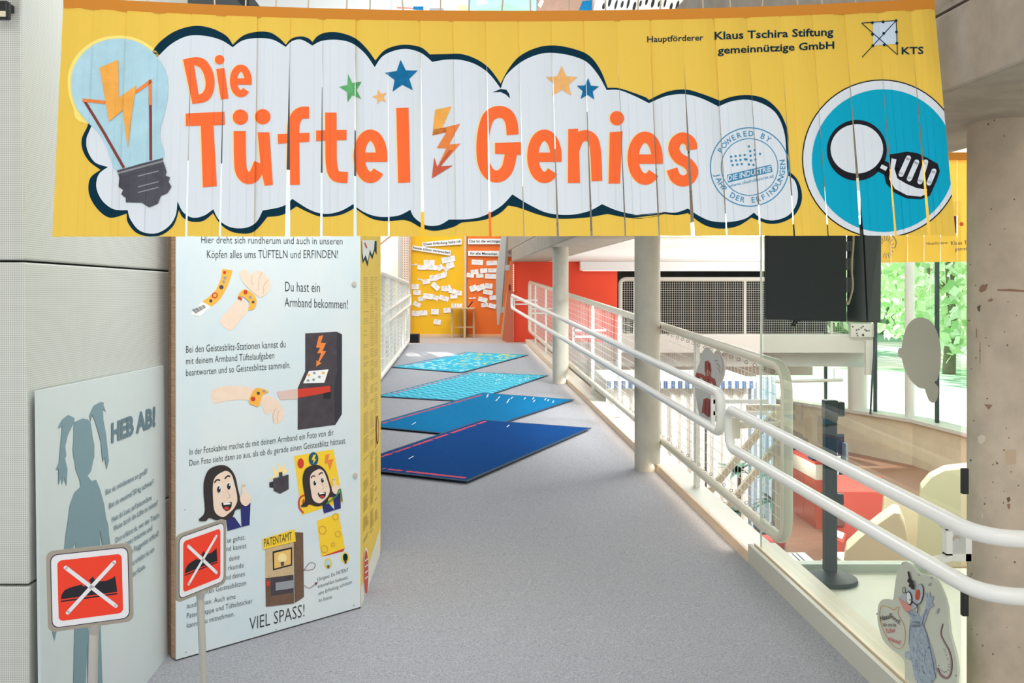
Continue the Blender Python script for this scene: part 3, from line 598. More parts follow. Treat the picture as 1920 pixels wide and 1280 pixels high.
# light bulb
bn.T = Z1
bulb = [(380, 205), (480, 225), (570, 290), (630, 390), (640, 490), (625, 590), (600, 680), (600, 750), (620, 810), (605, 850), (500, 870), (370, 908), (335, 850), (310, 780), (270, 710), (210, 650), (150, 570), (125, 480), (130, 380), (180, 290), (270, 225)]
bn.poly([(380+(x-380)*1.07, 520+(y-520)*1.05) for x, y in bulb if y < 700]+[], halo, 1, smooth=True)
bn.poly(bulb, glassb, 4, smooth=True)
bn.stroke([(190, 530), (300, 710), (405, 895)], 15, brown, 5); bn.stroke([(184, 533), (305, 546)], 18, tang, 6); bn.stroke([(545, 425), (547, 640), (548, 855)], 15, brown, 5); bn.stroke([(465, 492), (552, 430)], 18, tang, 6); bn.stroke([(544, 425), (546, 560)], 16, tang, 6)
bn.poly([(275, 360), (375, 318), (377, 520), (470, 455), (442, 640), (425, 790), (398, 588), (325, 648)], amber, 7)
bn.poly([(370, 910), (610, 843), (620, 880), (380, 948)], screwl, 6); bn.poly([(368, 908), (612, 842), (614, 852), (370, 918)], screwc, 7); bn.poly([(374, 928), (616, 862), (620, 882), (380, 948)], screwc, 7)
bn.poly([(380, 945), (622, 880), (632, 915), (626, 935), (650, 945), (642, 968), (658, 995), (635, 1030), (600, 1045), (585, 1085), (540, 1105), (500, 1080), (415, 1078), (414, 1055), (390, 1035), (400, 1012), (376, 995)], screwc, 6)
for y in (925, 982, 1012): bn.stroke([(480, y+14), (590, y-14)], 6, screwl, 7)
# lettering: every letter drawn twice, an apricot edge below the orange
def letters(m, lay, dx):
    Q = lambda ps: [(x+dx, y) for x, y in ps]
    def e(T, cx, cy, rx, ry, w, wc):
        bn.T = T; arc = [(cx+rx*math.cos(math.radians(a))+dx, cy-ry*math.sin(math.radians(a))) for a in range(0, 322, 9)]
        bn.stroke([(cx+rx+dx, cy+wc*.5)]+arc, w, m, lay); bn.stroke([(cx-rx+dx, cy+wc*.1), (cx+rx+w*.49+dx, cy+wc*.1)], wc, m, lay+.4)
    bn.T = Z1
    bn.poly(Q(catmull([(790, 303), (840, 320), (878, 380), (888, 450), (870, 515), (830, 545), (770, 553)])+[(770, 553), (720, 316)]), m, lay, hole=Q(catmull([(778, 345), (815, 365), (838, 420), (838, 470), (820, 498), (803, 503)])+[(803, 503)]))
    bn.ell(915+dx, 318, 25, 25, m, lay); bn.poly(Q([(897, 368), (940, 362), (962, 525), (922, 530)]), m, lay)
    e(Z1, 1028, 431, 39, 68, 38, 34)
    bn.T = Z1
    bn.poly(Q([(735, 605), (940, 595), (943, 665), (882, 668), (900, 992), (826, 998), (815, 670), (735, 672)]), m, lay)
    bn.ell(1026+dx, 624, 41, 41, m, lay); bn.ell(1145+dx, 622, 41, 41, m, lay)
    bn.stroke(Q([(1022, 698), (1024, 850), (1032, 915), (1062, 948), (1100, 935), (1130, 870)]), 64, m, lay, smooth=True); bn.poly(Q([(1118, 705), (1180, 705), (1199, 985), (1155, 989), (1135, 900)]), m, lay+.4)
    bn.stroke(Q([(1392, 600), (1345, 604), (1316, 640), (1308, 710), (1310, 985)]), 64, m, lay, smooth=True); bn.poly(Q([(1225, 715), (1393, 707), (1393, 755), (1227, 766)]), m, lay+.4)
    bn.stroke(Q([(1508, 600), (1509, 760), (1512, 880), (1535, 937), (1598, 946)]), 60, m, lay, smooth=True); bn.poly(Q([(1430, 695), (1592, 692), (1592, 746), (1430, 752)]), m, lay+.4)
    e(Z2, 155, 833, 60, 113, 60, 50)
    bn.T = Z2
    bn.poly(Q([(293, 575), (358, 573), (368, 972), (303, 975)]), m, lay)
    bn.stroke(Q([(914, 718), (906, 650), (880, 608), (832, 597), (785, 625), (760, 700), (752, 790), (760, 870), (790, 925), (838, 940), (885, 900), (908, 800)]), 64, m, lay, smooth=True); bn.poly(Q([(820, 762), (957, 757), (957, 826), (820, 820)]), m, lay+.4)
    e(Z2, 1083, 833, 62, 113, 60, 50)
    bn.T = Z2
    bn.poly(Q([(1210, 688), (1262, 685), (1266, 740), (1273, 975), (1208, 975)]), m, lay+.4); bn.stroke(Q([(1240, 800), (1265, 740), (1305, 722), (1340, 745), (1356, 810), (1363, 965)]), 58, m, lay, smooth=True)
    bn.ell(1470+dx, 630, 38, 38, m, lay); bn.poly(Q([(1432, 705), (1500, 700), (1486, 978), (1425, 978)]), m, lay)
    e(Z2, 1620, 843, 64, 112, 60, 50)
    bn.T = Z3
    bn.stroke(Q([(306, 728), (296, 690), (262, 670), (228, 688), (217, 728), (240, 768), (285, 795), (308, 832), (294, 868), (258, 880), (224, 862), (208, 822)]), 54, m, lay, smooth=True)
letters(pale, 3, -7); letters(org, 4, 0)
bn.T = Z2
bn.poly([(500, 585), (587, 567), (537, 682), (560, 678), (560, 705), (485, 722)], amber, 4); bn.poly([(537, 682), (632, 660), (575, 770), (508, 790), (560, 705), (485, 722), (492, 690)], tang, 4); bn.poly([(575, 770), (635, 765), (530, 885), (512, 890), (560, 790), (508, 790)], tang, 4)
bn.poly([(594, 882), (483, 950), (495, 838), (512, 890), (545, 840), (575, 800), (595, 800), (530, 886)], rust, 5)
bn.T = Z1; bn.poly([(1600, 393), (1622, 442), (1672, 435), (1645, 480), (1670, 527), (1622, 507), (1597, 545), (1595, 490), (1553, 463), (1597, 452)], grn, 4); bn.star(1770, 517, 42, tan, 4, -105, .42)
bn.T = Z2; bn.star(322, 410, 92, blu, 4, -94, .45); bn.star(1175, 438, 88, tan, 4, -90, .45); bn.star(1314, 478, 62, blu, 4, -88, .45)
# sponsor lines and their emblem
bn.T = Z3
bn.text('Hauptförderer', (87, 205), (360, 196), 29, nvy, 2, .012); bn.text('Klaus Tschira Stiftung', (415, 192), (993, 172), 37, nvy, 2, .02); bn.text('gemeinnützige GmbH', (430, 262), (997, 236), 35, nvy, 2, .02); bn.text('KTS', (1325, 264), (1432, 261), 34, nvy, 2, .02)
bn.poly([(1185, 108), (1298, 100), (1302, 212), (1187, 222)], icebl, 2)
for a, b in (((1130, 112), (1298, 100)), ((1298, 100), (1305, 266)), ((1130, 112), (1305, 266)), ((1298, 100), (1133, 278))): bn.stroke([a, b], 4, nvy, 3)
for x, y in ((1183, 110), (1235, 106), (1298, 100), (1183, 167), (1238, 162), (1300, 155), (1185, 222), (1240, 218), (1302, 210)): bn.ell(x, y, 7, 7, nvy, 4, n=12)
# stamp
bn.ring(585, 812, 191, 191, 5, stampc, 3); bn.ring(585, 812, 138, 138, 4, stampc, 3)
bn.arc_text('POWERED BY', 585, 812, 150, -150, -56, 26, stampc, 3, weight=.01); bn.arc_text('JAHR DER ERFINDUNGEN', 585, 812, 148, 166, -8, 26, stampc, 3, inside=True, weight=.01)
for r, (y, xs) in enumerate(((762, (495, 517, 539, 561)), (783, (497, 519, 541, 563)), (804, (503, 525, 547)))):
    for x in xs: bn.ell(x, y-(x-495)*.12, 6, 6, stampc, 3, n=8)
for x, y in ((582, 712), (588, 735), (610, 730), (636, 748), (590, 757), (612, 752), (592, 780), (614, 776), (570, 775), (604, 802), (582, 800)): bn.ell(x, y, 6, 6, stampc, 3, n=8)
bn.poly([(475, 850), (690, 800), (697, 836), (480, 888)], stampc, 3); bn.text('DIE INDUSTRIE', (480, 880), (690, 832), 26, wht, 4, .02); bn.text('www.dieindustrie.at', (485, 912), (703, 862), 17, stampc, 3)
# turquoise roundel with the magnifier hand
bn.ell(1228, 772, 388, 386, blk, 1, n=64); bn.ell(1228, 772, 382, 380, wht, 2, n=64); bn.ell(1236, 781, 348, 347, tur, 3, n=64)
bn.ell(1107, 731, 146, 148, blk, 4, n=40); bn.ell(1107, 724, 128, 120, wht, 5, n=40); bn.stroke([(1212, 800), (1300, 846)], 62, blk, 4); bn.stroke([(1224, 808), (1252, 822)], 20, wht, 5)
bn.poly([(1262, 752), (1300, 746), (1350, 737), (1400, 744), (1450, 768), (1500, 796), (1511, 832), (1495, 880), (1462, 952), (1420, 969), (1350, 965), (1290, 937), (1250, 893), (1240, 850), (1270, 800)], blk, 4)
bn.poly([(1276, 770), (1300, 775), (1290, 820), (1304, 868), (1350, 895), (1400, 915), (1450, 922), (1440, 945), (1418, 956), (1352, 950), (1292, 918), (1264, 870)], wht, 5)
for a, b in (((1358, 768), (1322, 848)), ((1398, 788), (1362, 870)), ((1442, 788), (1414, 884)), ((1482, 832), (1458, 890))): bn.stroke([a, b], 25, wht, 5, rnd=True)
# --- the cloth: 27 strips hanging from a hem; the print is cut with them
SB = [.0, .036]+[.036+.0374*k for k in range(1, 26)]+[1.0]
YB = 443.0
def bx(u, y): return (119+1632*u)+((98+1694*u)-(119+1632*u))*y/YB
def sag(x): return 21-26*((x-960)/830.0)**2
GAP = {4: 4, 5: 4, 7: 10, 8: 5, 9: 6, 10: 3, 11: 7, 13: 5, 14: 2, 15: 4, 16: 4, 17: 3, 18: 3, 19: 7, 20: 2, 21: 3, 22: 3, 23: 2, 24: 7, 25: 4, 26: 6}
def clip(poly, a, b, c):                            # keep a*x+b*y <= c
    out = []
    for i in range(len(poly)):
        p, q = poly[i], poly[(i+1) % len(poly)]; fp = a*p[0]+b*p[1]-c; fq = a*q[0]+b*q[1]-c
        if fp <= 0: out.append(p)
        if (fp < 0 < fq) or (fq < 0 < fp): t = fp/(fp-fq); out.append((p[0]+(q[0]-p[0])*t, p[1]+(q[1]-p[1])*t))
    return out
root = thing('strip_banner', 'wide yellow banner of hanging strips with a white cloud, light bulb and turquoise roundel', 'banner', at(960, 443, 2.6))
rnd = random.Random(11)
HEM = 21
def hem_y(x): return sag(x)+HEM
for k in range(27):
    ua, ub = SB[k], SB[k+1]; ga = GAP.get(k, 0)/2; gb = GAP.get(k+1, 0)/2
    tilt = rnd.uniform(-.0010, .0010); bul = rnd.uniform(.0002, .0011)
    N = 4; mb = MB(); mats = [yel]+bn.mats
    def edge(j, y):                                 # x of the j-th fold line of this strip at height y
        a = bx(ua, y)+ga*(y-110)/(YB-110); b = bx(ub, y)-gb*(y-110)/(YB-110); return a+(b-a)*j/N
    def inv(j): t = j/N; return tilt*(t-.5)+bul*math.sin(math.pi*t)
    for j in range(N):
        P = [(edge(j, 0), 0, inv(j)), (edge(j+1, 0), 0, inv(j+1)), (edge(j, YB), YB, 1/2.56-1/2.66+inv(j)*1.5)]
        (x0, y0, i0), (x1, y1, i1), (x2, y2, i2) = P
        bB = (i1-i0)/(x1-x0); cC = (i2-i0-bB*(x2-x0))/YB
        def pos(p, lay):
            d = 1/(1/2.66+i0+bB*(p[0]-x0)+cC*p[1]); return at(p[0], p[1], d*(1-lay*.00028))
        yt0, yt1 = hem_y(edge(j, 20))-2, hem_y(edge(j+1, 20))-2
        yb = 443.5-2.0*(ua)+rnd.uniform(-.6, .6)*(j == 0)
        quad = [(edge(j, yt0), yt0), (edge(j+1, yt1), yt1), (edge(j+1, yb), yb), (edge(j, yb), yb)]
        mb.face([pos(p, 0) for p in quad], 0)
        # left and right fold lines as half planes
        l0, l1 = (edge(j, 0), edge(j, YB)); r0, r1 = (edge(j+1, 0), edge(j+1, YB))
        for tri, mi, lay in bn.t:
            xs = [p[0] for p in tri]
            if max(xs) < min(l0, l1) or min(xs) > max(r0, r1): continue
            q = clip(list(tri), -1, (l1-l0)/YB, -l0); q = clip(q, 1, -(r1-r0)/YB, r0) if q else q; q = clip(q, 0, 1, yb) if q else q
            if len(q) >= 3: mb.face([pos(p, lay) for p in q], mi+1)
    mb.build('strip', mats, root)
mb = MB(); n = 40
for lay_, off in ((0, 0.0), (1, .006)):
    for i in range(n):
        pts = []
        for (ii, top) in ((i, 1), (i+1, 1), (i+1, 0), (i, 0)):
            x = 120+1632*ii/n; y = sag(x) if top else hem_y(x); p = at(x, y, 2.656-.0); p.y -= .004 if lay_ == 0 else -.003; pts.append(p)
        mb.face(pts)
mb.build('hem', hemc, root)
rod = MB(); rod.tube([at(-60, -34, 2.7), at(960, -26, 2.7), at(1812, -8, 2.7)], .012, 10); rod.build('hanging_rod', mat('rod_beige', (208, 186, 150), .5), root, smooth=True)
for k in range(27):
    x = bx((SB[k]+SB[k+1])/2, 0)+rnd.uniform(-14, 14); mb = MB(); mb.tube([at(x+rnd.uniform(-6, 6), -30, 2.69), at(x+rnd.uniform(-3, 3), -5, 2.67), at(x, sag(x)+3, 2.654)], .0022, 5); mb.build('cord', mat('cord_beige', (196, 180, 156), .8), root)
# second banner further down the hall
B2D = 6.9
root = thing('hall_banner', 'far yellow banner hanging beyond the black screens, half hidden by the big concrete column', 'banner', at(1740, 490, B2D))
a2 = Art(); a2.text('Hauptförderer', (1737, 459), (1778, 457), 5, screwc, 2, .01); a2.text('Klaus Tschira Stiftung', (1783, 459), (1871, 456), 7, screwc, 2, .01); a2.text('gemeinnützige GmbH', (1791, 470), (1871, 466), 7, screwc, 2, .01)
a2.stroke([(1791, 405), (1793, 437)], 5, brown, 2); a2.ell(1803, 420, 4, 4, org, 2)
for i in range(13):
    q = math.radians(-150+i*22); a2.stroke([(1662+8*math.cos(q), 463+12*math.sin(q)), (1662+15*math.cos(q), 463+22*math.sin(q))], 1.3, screwl, 2)
a2.stroke([(1672, 440), (1680, 452), (1678, 465)], 2, screwl, 2, smooth=True)
for k in range(8):
    xa, xb = 1640+31*k, 1640+31*(k+1)-1.0; mb = MB(); mb.face([at(xa, 300, B2D), at(xb, 300, B2D-.02), at(xb, 492-k*.3, B2D-.03), at(xa, 492-k*.3, B2D)]); 
    def pos2(p, lay): return at(p[0], p[1], B2D-.045-lay*.001)
    for tri, mi, lay in a2.t:
        q = clip(list(tri), -1, 0, -xa); q = clip(q, 1, 0, xb) if q else q
        if len(q) >= 3: mb.face([pos2(p, lay) for p in q], mi+1)
    mb.build('strip', [mat('banner_amber', (254, 208, 92), .7, transl=.55, spec=.1)]+a2.mats, root)
mb = MB(); a = at(1640, 300, B2D); b = at(1888, 300, B2D); mb.box((a.x, B2D-.03, a.z), (b.x, B2D+.02, a.z+.05)); mb.build('hem', hemc, root)
mb = MB()
for px in (1650, 1760, 1870): p = at(px, 300, B2D); mb.tube([p, (p.x, 7.1, 3.32)], .004, 5)
mb.build('cord', mat('cord_beige', (196, 180, 156), .8), root)
# ================================================================== INFORMATION PILLAR
pw = mat('poster_white', (224, 229, 228), .5, noise=(2.4, .1), hue2=(206, 222, 230)); py_ = mat('poster_yellow', (246, 208, 66), .5, noise=(3, .05))
skin = mat('print_skin', (243, 216, 196), .6, noise=(30, .06)); band = mat('print_band', (244, 180, 72), .6); hair = mat('print_hair', (46, 38, 38), .6); jacket = mat('print_jacket', (34, 40, 110), .6)
mach = mat('print_machine', (70, 62, 70), .6, noise=(24, .35)); mach2 = mat('print_machine_side', (46, 46, 56), .6); pred = mat('print_red', (206, 58, 40), .6); pyel = mat('print_poster_yellow', (248, 206, 48), .6)
pbrown = mat('print_umber', (112, 84, 66), .6, noise=(24, .25)); psand = mat('print_sand', (206, 180, 140), .6, noise=(24, .12)); paper = mat('print_paper', (240, 242, 240), .6); pgrey = mat('print_grey', (150, 152, 158), .6); mist = mat('print_mist', (206, 224, 234), .7, noise=(14, .04))
PA, PB, PC = Vector((-1.303, 3.86, 0)), Vector((-.674, 4.43, 0)), Vector((-.692, 5.25, 0))
PT = 2.12
root = thing('information_pillar', 'tall three sided information pillar of printed plywood panels, white in front and yellow on the walkway side', 'information stand', (-.95, 4.5, RZ*4.5))
def fz(p, e=.006): return RZ*p.y+e
n1 = Vector(((PB-PA).y, -(PB-PA).x, 0)).normalized(); n2 = Vector((1, .02, 0)).normalized()
def panel(a, b, inn, th, m, name):
    mb = MB(); q = inn.normalized()*th
    mb.hexa([Vector((a.x, a.y, fz(a))), Vector((b.x, b.y, fz(b))), Vector((b.x+q.x, b.y+q.y, fz(b))), Vector((a.x+q.x, a.y+q.y, fz(a))), Vector((a.x, a.y, PT)), Vector((b.x, b.y, PT)), Vector((b.x+q.x, b.y+q.y, PT)), Vector((a.x+q.x, a.y+q.y, PT))])
    return mb.build(name, m, root, bevel=.002)
f1 = panel(PA, PB, -n1, .004, pw, 'front_panel')
f1b = panel(PA-n1*.0045, PB-n1*.0045-(PB-PA)*.04, -n1, .04, ply, 'plywood_backing'); panel(PA-n1*.046+(PB-PA)*.004, PB-n1*.046-(PB-PA)*.1, -n1, .032, mat('plywood_edge_dark', (150, 112, 90), .6, noise=(14, .35, (1, 1, 12))), 'plywood_backing')
f2 = panel(PB+Vector((0, .003, 0)), PC, Vector((-1, 0, 0)), .018, py_, 'side_panel')
panel(PC+Vector((-.02, .02, 0)), PA-n1*.09+Vector((.03, .06, 0)), Vector((0, -1, 0)), .018, ply, 'rear_panel')
for px, py in ((663, 532), (665, 890)):
    c = Plane(PA, n1).pt((px, py), 1); mb = MB(); 
    u = Vector((n1.y, -n1.x, 0)); mb.tube([c, c+n1*.006], .011, 14); mb.tube([c+n1*.006, c+n1*.008], .006, 10); mb.build('screw', steel, root, smooth=True)
A = Art(); A.T = Z6
for c in ((250, 300, 120, 60), (450, 470, 90, 70), (1000, 880, 90, 110), (330, 560, 100, 60)): pass
dk = grey_ink
A.text('Hier dreht sich rundherum und auch in unseren', (200, 76), (988, 84), 40, dk, 2, -.008); A.text('Köpfen alles ums TÜFTELN und ERFINDEN!', (232, 160), (962, 160), 46, dk, 2, -.008)
A.text('Du hast ein', (668, 345), (862, 350), 56, dk, 2, -.008); A.text('Armband bekommen!', (665, 430), (1018, 442), 52, dk, 2, -.008)
A.text('Bei den Geistesblitz-Stationen kannst du', (115, 688), (670, 657), 40, dk, 2, -.008); A.text('mit deinem Armband Tüftelaufgaben', (115, 752), (607, 719), 38, dk, 2, -.008); A.text('beantworten und so Geistesblitze sammeln.', (115, 817), (697, 772), 38, dk, 2, -.008)
A.text('In der Fotokabine machst du mit deinem Armband ein Foto von dir.', (135, 1258), (943, 1147), 36, dk, 2, -.008)
A.T = Z7
A.text('Dein Foto sieht dann so aus, als ob du gerade einen Geistesblitz hättest.', (120, 195), (903, 82), 31, dk, 2, -.008)
for tx, a, b in (('se gehst:', (308, 580), (398, 562)), ('nd kannst', (305, 622), (405, 605)), ('deine', (318, 672), (370, 660)), ('rkunde', (313, 718), (392, 702)), ('nd deinen', (305, 765), (397, 745)), ('eiten Geistesblitzen', (190, 838), (403, 790)), ('ausdrucken. Auch eine', (107, 907), (350, 858)), ('Patentmappe und Tüftelsticker', (107, 957), (435, 880)), ('kannst du mitnehmen.', (107, 1005), (345, 945))):
    A.text(tx, a, b, 26, dk, 2, -.008)
A.text('VIEL SPASS!', (420, 1017), (695, 947), 64, dk, 2, -.008)
for tx, a, b in (('Übrigens: Ein PATENT', (760, 772), (915, 722)), ('anzumelden bedeutet,', (762, 806), (914, 758)), ('eine Erfindung schützen', (765, 842), (932, 782)), ('zu lassen.', (767, 875), (835, 856))): A.text(tx, a, b, 19, dk, 2, -.008)
# wristband, thumb, arm
A.T = Z6
A.poly(catmull([(317, 220), (310, 270), (285, 330), (250, 370), (205, 402)])+[(255, 430)]+catmull([(255, 430), (300, 395), (340, 330), (362, 275), (375, 228)]), band, 1)
for x, y, r, m in ((330, 240, 9, pred), (332, 270, 9, pgrey), (325, 292, 8, pgrey), (312, 322, 12, screwc), (275, 368, 17, pred), (275, 368, 10, band), (253, 398, 9, screwc)): A.ell(x, y, r, r, m, 2 if r != 10 else 3, n=14)
A.poly([(205, 402), (255, 430), (195, 485), (140, 475)], paper, 1)
for i in range(11): A.stroke([(152+i*6.2, 446-i*2.6), (172+i*5.2, 468-i*3.2)], 2.6 if i % 3 else 4.5, screwc, 2)
A.poly([(305, 505), (360, 440), (415, 385), (465, 440), (420, 500), (370, 560), (330, 545)], skin, 1, smooth=True)
A.poly([(415, 245), (430, 226), (455, 228), (478, 250), (500, 235), (530, 232), (560, 252), (584, 290), (584, 330), (560, 362), (525, 378), (490, 350), (450, 315), (425, 280)], skin, 2, smooth=True)
for p in ([(484, 252), (478, 290), (490, 310)], [(540, 240), (522, 275), (520, 340)], [(575, 280), (550, 310), (548, 358)]): A.stroke(p, 3, mat('print_skin_line', (214, 180, 158), .6), 3, smooth=True)
A.poly([(402, 375), (420, 345), (448, 335), (490, 360), (508, 400), (495, 440), (462, 448), (468, 410), (440, 380), (415, 372)], band, 4, smooth=True); A.stroke([(405, 378), (425, 390)], 12, pred, 5); A.ell(445, 350, 11, 13, pred, 5, n=14); A.ell(472, 378, 9, 9, pgrey, 5, n=12); A.ell(488, 405, 8, 8, screwc, 5, n=12)
A.poly([(262, 900), (340, 873), (430, 876), (500, 890), (560, 920), (620, 950), (655, 1000), (660, 1045), (640, 1075), (605, 1082), (598, 1030), (590, 1010), (578, 1028), (556, 1025), (540, 985), (505, 962), (430, 950), (340, 955), (268, 968)], skin, 1, smooth=True)
for p in ([(612, 1000), (600, 1040), (606, 1078)], [(632, 1010), (625, 1045), (628, 1075)]): A.stroke(p, 3, mat('print_skin_line', (214, 180, 158), .6), 2, smooth=True)
A.poly([(492, 895), (530, 886), (575, 905), (540, 925), (520, 985), (490, 980), (465, 962)], band, 3, smooth=True); A.ell(488, 945, 13, 13, pred, 4, n=14); A.ell(517, 913, 9, 9, screwc, 4, n=12); A.ell(548, 902, 8, 7, pgrey, 4, n=12)
# quiz machine
A.poly([(780, 580), (955, 570), (957, 782), (945, 875), (948, 1090), (738, 1118), (738, 885), (780, 790)], mach, 1); A.poly([(955, 570), (985, 585), (984, 1030), (946, 1092), (944, 875), (957, 782)], mach2, 2)
A.poly([(800, 790), (910, 780), (886, 855), (768, 858)], paper, 2)
for x, y in ((800, 812), (830, 800), (858, 822), (880, 800), (795, 842), (826, 838)): A.ell(x, y, 8, 7, pgrey if x % 4 else band, 3, n=10)
A.poly([(855, 595), (880, 590), (866, 632), (895, 634), (876, 678), (896, 678), (858, 740), (872, 745), (840, 765), (842, 728), (852, 735), (868, 690), (846, 690), (862, 660), (840, 658)], tang, 3)
A.poly([(620, 905), (740, 888), (740, 945), (640, 950)], mat('print_rose', (222, 190, 182), .6), 2); A.poly([(738, 890), (918, 872), (920, 908), (738, 940)], pred, 3); A.poly([(882, 912), (922, 905), (922, 940), (884, 944)], ink, 4)
# cartoon visitor with raised finger
A.T = Z7
def face(T):
    A.T = T
    A.poly([(165, 465), (195, 425), (190, 330), (192, 270), (215, 215), (265, 192), (310, 198), (345, 240), (362, 310), (380, 400), (350, 415), (330, 452), (270, 470), (220, 455), (200, 470)], hair, 4, smooth=True)
    A.poly([(375, 390), (425, 380), (420, 490), (380, 500)], jacket, 3); A.poly([(300, 440), (345, 452), (380, 500), (310, 520)], jacket, 3)
    A.poly([(240, 265), (290, 222), (320, 228), (338, 262), (358, 355), (345, 400), (315, 432), (285, 450), (250, 430), (238, 380)], skin, 5, smooth=True)
    A.ell(267, 310, 12, 21, paper, 6); A.ell(317, 293, 12, 21, paper, 6); A.ell(265, 312, 9, 16, ink, 7); A.ell(315, 296, 9, 16, ink, 7); A.ell(268, 305, 3, 5, paper, 8, n=10); A.ell(318, 289, 3, 5, paper, 8, n=10)
    A.stroke([(243, 278), (255, 264), (272, 266)], 7, hair, 7, smooth=True); A.stroke([(295, 258), (310, 244), (322, 248)], 7, hair, 7, smooth=True)
    A.stroke([(305, 318), (322, 345), (308, 356)], 3, mat('print_skin_line', (214, 180, 158), .6), 6, smooth=True)
    A.poly([(280, 378), (300, 384), (328, 374), (326, 404), (305, 420), (285, 404)], ink, 6, smooth=True); A.ell(304, 406, 13, 9, pred, 7, n=14); A.poly([(286, 382), (324, 378), (322, 386), (290, 390)], paper, 7)
    A.stroke([(390, 290), (392, 345)], 18, skin, 5, rnd=True); A.poly([(372, 345), (400, 330), (425, 345), (424, 375), (400, 395), (376, 378)], skin, 6, smooth=True)
face(Z7)
A.T = Z7
A.poly([(519, 278), (545, 270), (545, 305), (520, 302)], mach2, 2); A.poly([(538, 258), (615, 238), (616, 310), (572, 334), (540, 318)], mach, 3); A.poly([(566, 228), (584, 224), (585, 248), (568, 252)], mach, 3)
A.poly([(514, 270), (545, 240), (530, 200), (556, 222), (566, 180), (580, 210), (596, 180), (596, 212), (615, 210), (602, 232), (560, 245)], mat('print_flash', (250, 226, 160), .6), 1)
A.poly([(643, 146), (840, 112), (888, 375), (681, 441)], pyel, 1)
face(lambda p: Z7((660+(p[0]-165)*.78+(p[1]-200)*.06, 200+(p[1]-200)*.74-(p[0]-165)*.03)))
A.T = Z7
A.ell(676, 182, 16, 25, pred, 3); A.ell(740, 160, 24, 34, mat('print_petrol', (10, 84, 116), .6), 3); A.poly([(738, 140), (752, 138), (744, 160), (754, 160), (736, 186), (740, 165), (730, 165)], pyel, 4); A.poly([(800, 140), (820, 135), (812, 165), (840, 160), (822, 215), (812, 180), (796, 184)], tang, 3)
A.stroke([(690, 430), (668, 400), (672, 355), (705, 340), (720, 365), (705, 395), (688, 380), (692, 362)], 8, pred, 3, smooth=True); A.stroke([(800, 385), (850, 345), (870, 310), (880, 370)], 7, mat('print_leaf', (60, 130, 70), .6), 9, smooth=True)
A.poly([(757, 470), (866, 430), (898, 606), (779, 648)], pyel, 1); A.poly([(779, 648), (897, 606), (890, 622), (800, 645)], pred, 1)
for x, y, r in ((785, 515, 18), (850, 448, 14), (795, 610, 16), (862, 535, 13), (838, 588, 9)): A.ring(x, y, r, r*1.1, 4, mat('print_ochre', (214, 170, 60), .6), 3, n=16)
A.poly([(484, 560), (645, 511), (651, 572), (487, 613)], pyel, 4); A.text('PATENTAMT', (492, 600), (630, 563), 40, dk, 5)
A.poly([(500, 612), (642, 575), (640, 740), (500, 756)], psand, 2); A.poly([(640, 525), (688, 528), (692, 850), (645, 880)], pbrown, 3); A.poly([(500, 756), (640, 738), (642, 882), (526, 896), (502, 898)], mach, 2); A.poly([(502, 760), (526, 757), (526, 896), (502, 898)], pbrown, 3); A.poly([(526, 845), (642, 828), (642, 882), (526, 896)], pbrown, 3)
A.poly([(535, 622), (633, 600), (633, 692), (537, 717)], ink, 3); A.poly([(542, 630), (626, 610), (626, 686), (543, 708)], mat('print_glow', (236, 190, 110), .6), 4); A.ell(583, 655, 22, 24, mat('print_flash', (250, 226, 160), .6), 5); A.poly([(574, 675), (592, 672), (590, 693), (577, 695)], screwc, 6)
A.poly([(550, 778), (643, 764), (643, 805), (550, 818)], pgrey, 4); A.poly([(503, 770), (518, 768), (518, 795), (503, 797)], pred, 5)
A.stroke([(690, 720), (720, 680), (748, 685), (735, 712), (690, 715)], 2.5, brown, 3, smooth=True); A.stroke([(690, 790), (720, 805), (758, 778)], 2.5, brown, 3, smooth=True); A.poly([(745, 778), (762, 776), (752, 792)], brown, 3)
A.ell(814, 682, 19, 26, pyel, 2); A.ell(813, 680, 12, 18, glassb, 3); A.ell(899, 655, 19, 28, pyel, 2); A.ell(899, 652, 12, 20, nvy, 3); A.poly([(893, 668), (905, 665), (904, 682), (896, 682)], screwc, 4); A.poly([(807, 692), (820, 690), (818, 706), (809, 706)], screwc, 4)
for x, y in ((98, 415), (103, 1126), (555, 1013), (942, 892)): A.ell(x, y, 3, 4, pgrey, 2, n=8)
P1 = Plane(PA, n1); A.put('front_print', P1.pt, f1)
P2 = Plane(PB+Vector((0, .003, 0)), Vector((PC-PB).cross(Vector((0, 0, 1)))))
A = Art(); rnd = random.Random(3)
A.T = lambda p: p
A.poly([(677.5, 452), (706, 452), (706, 478), (702, 470), (698, 486), (693, 476), (689, 500), (684, 486), (680, 494), (678, 480)], nvy, 1); A.poly([(678, 450), (702, 450), (701, 466), (697, 478), (693, 468), (689, 490), (685, 478), (681, 486), (679, 474)], paper, 2); A.stroke([(683, 455), (687, 465)], 3, pred, 3)
A.poly([(676, 1104), (712.5, 990), (712.5, 1040), (676, 1140)], mat('print_white_foot', (236, 236, 226), .5), 1)
for col, (xa, xb) in enumerate(((681, 691), (694, 701), (702.5, 708))):
    y = 520.0
    while y < 1040-(xb-676)*1.5:
        if rnd.random() < .84:
            sl = (y-550)/(900-xa)*-.75; xe = xb-rnd.uniform(0, (xb-xa)*.35)
            if y < 1100-(xa-676)*3.1-40: A.stroke([(xa, y), (xe, y+sl*(xe-xa))], 1.0, mat('print_olive', (176, 152, 62), .6), 2)
        y += 4.2 if rnd.random() < .9 else 14
A.ell(685.5, 1072, 5, 46, paper, 3); A.ell(685.5, 1072, 4.2, 41, pred, 4)
for i in range(4): A.stroke([(683, 1052+i*11), (688, 1047+i*11)], 2, paper, 5)
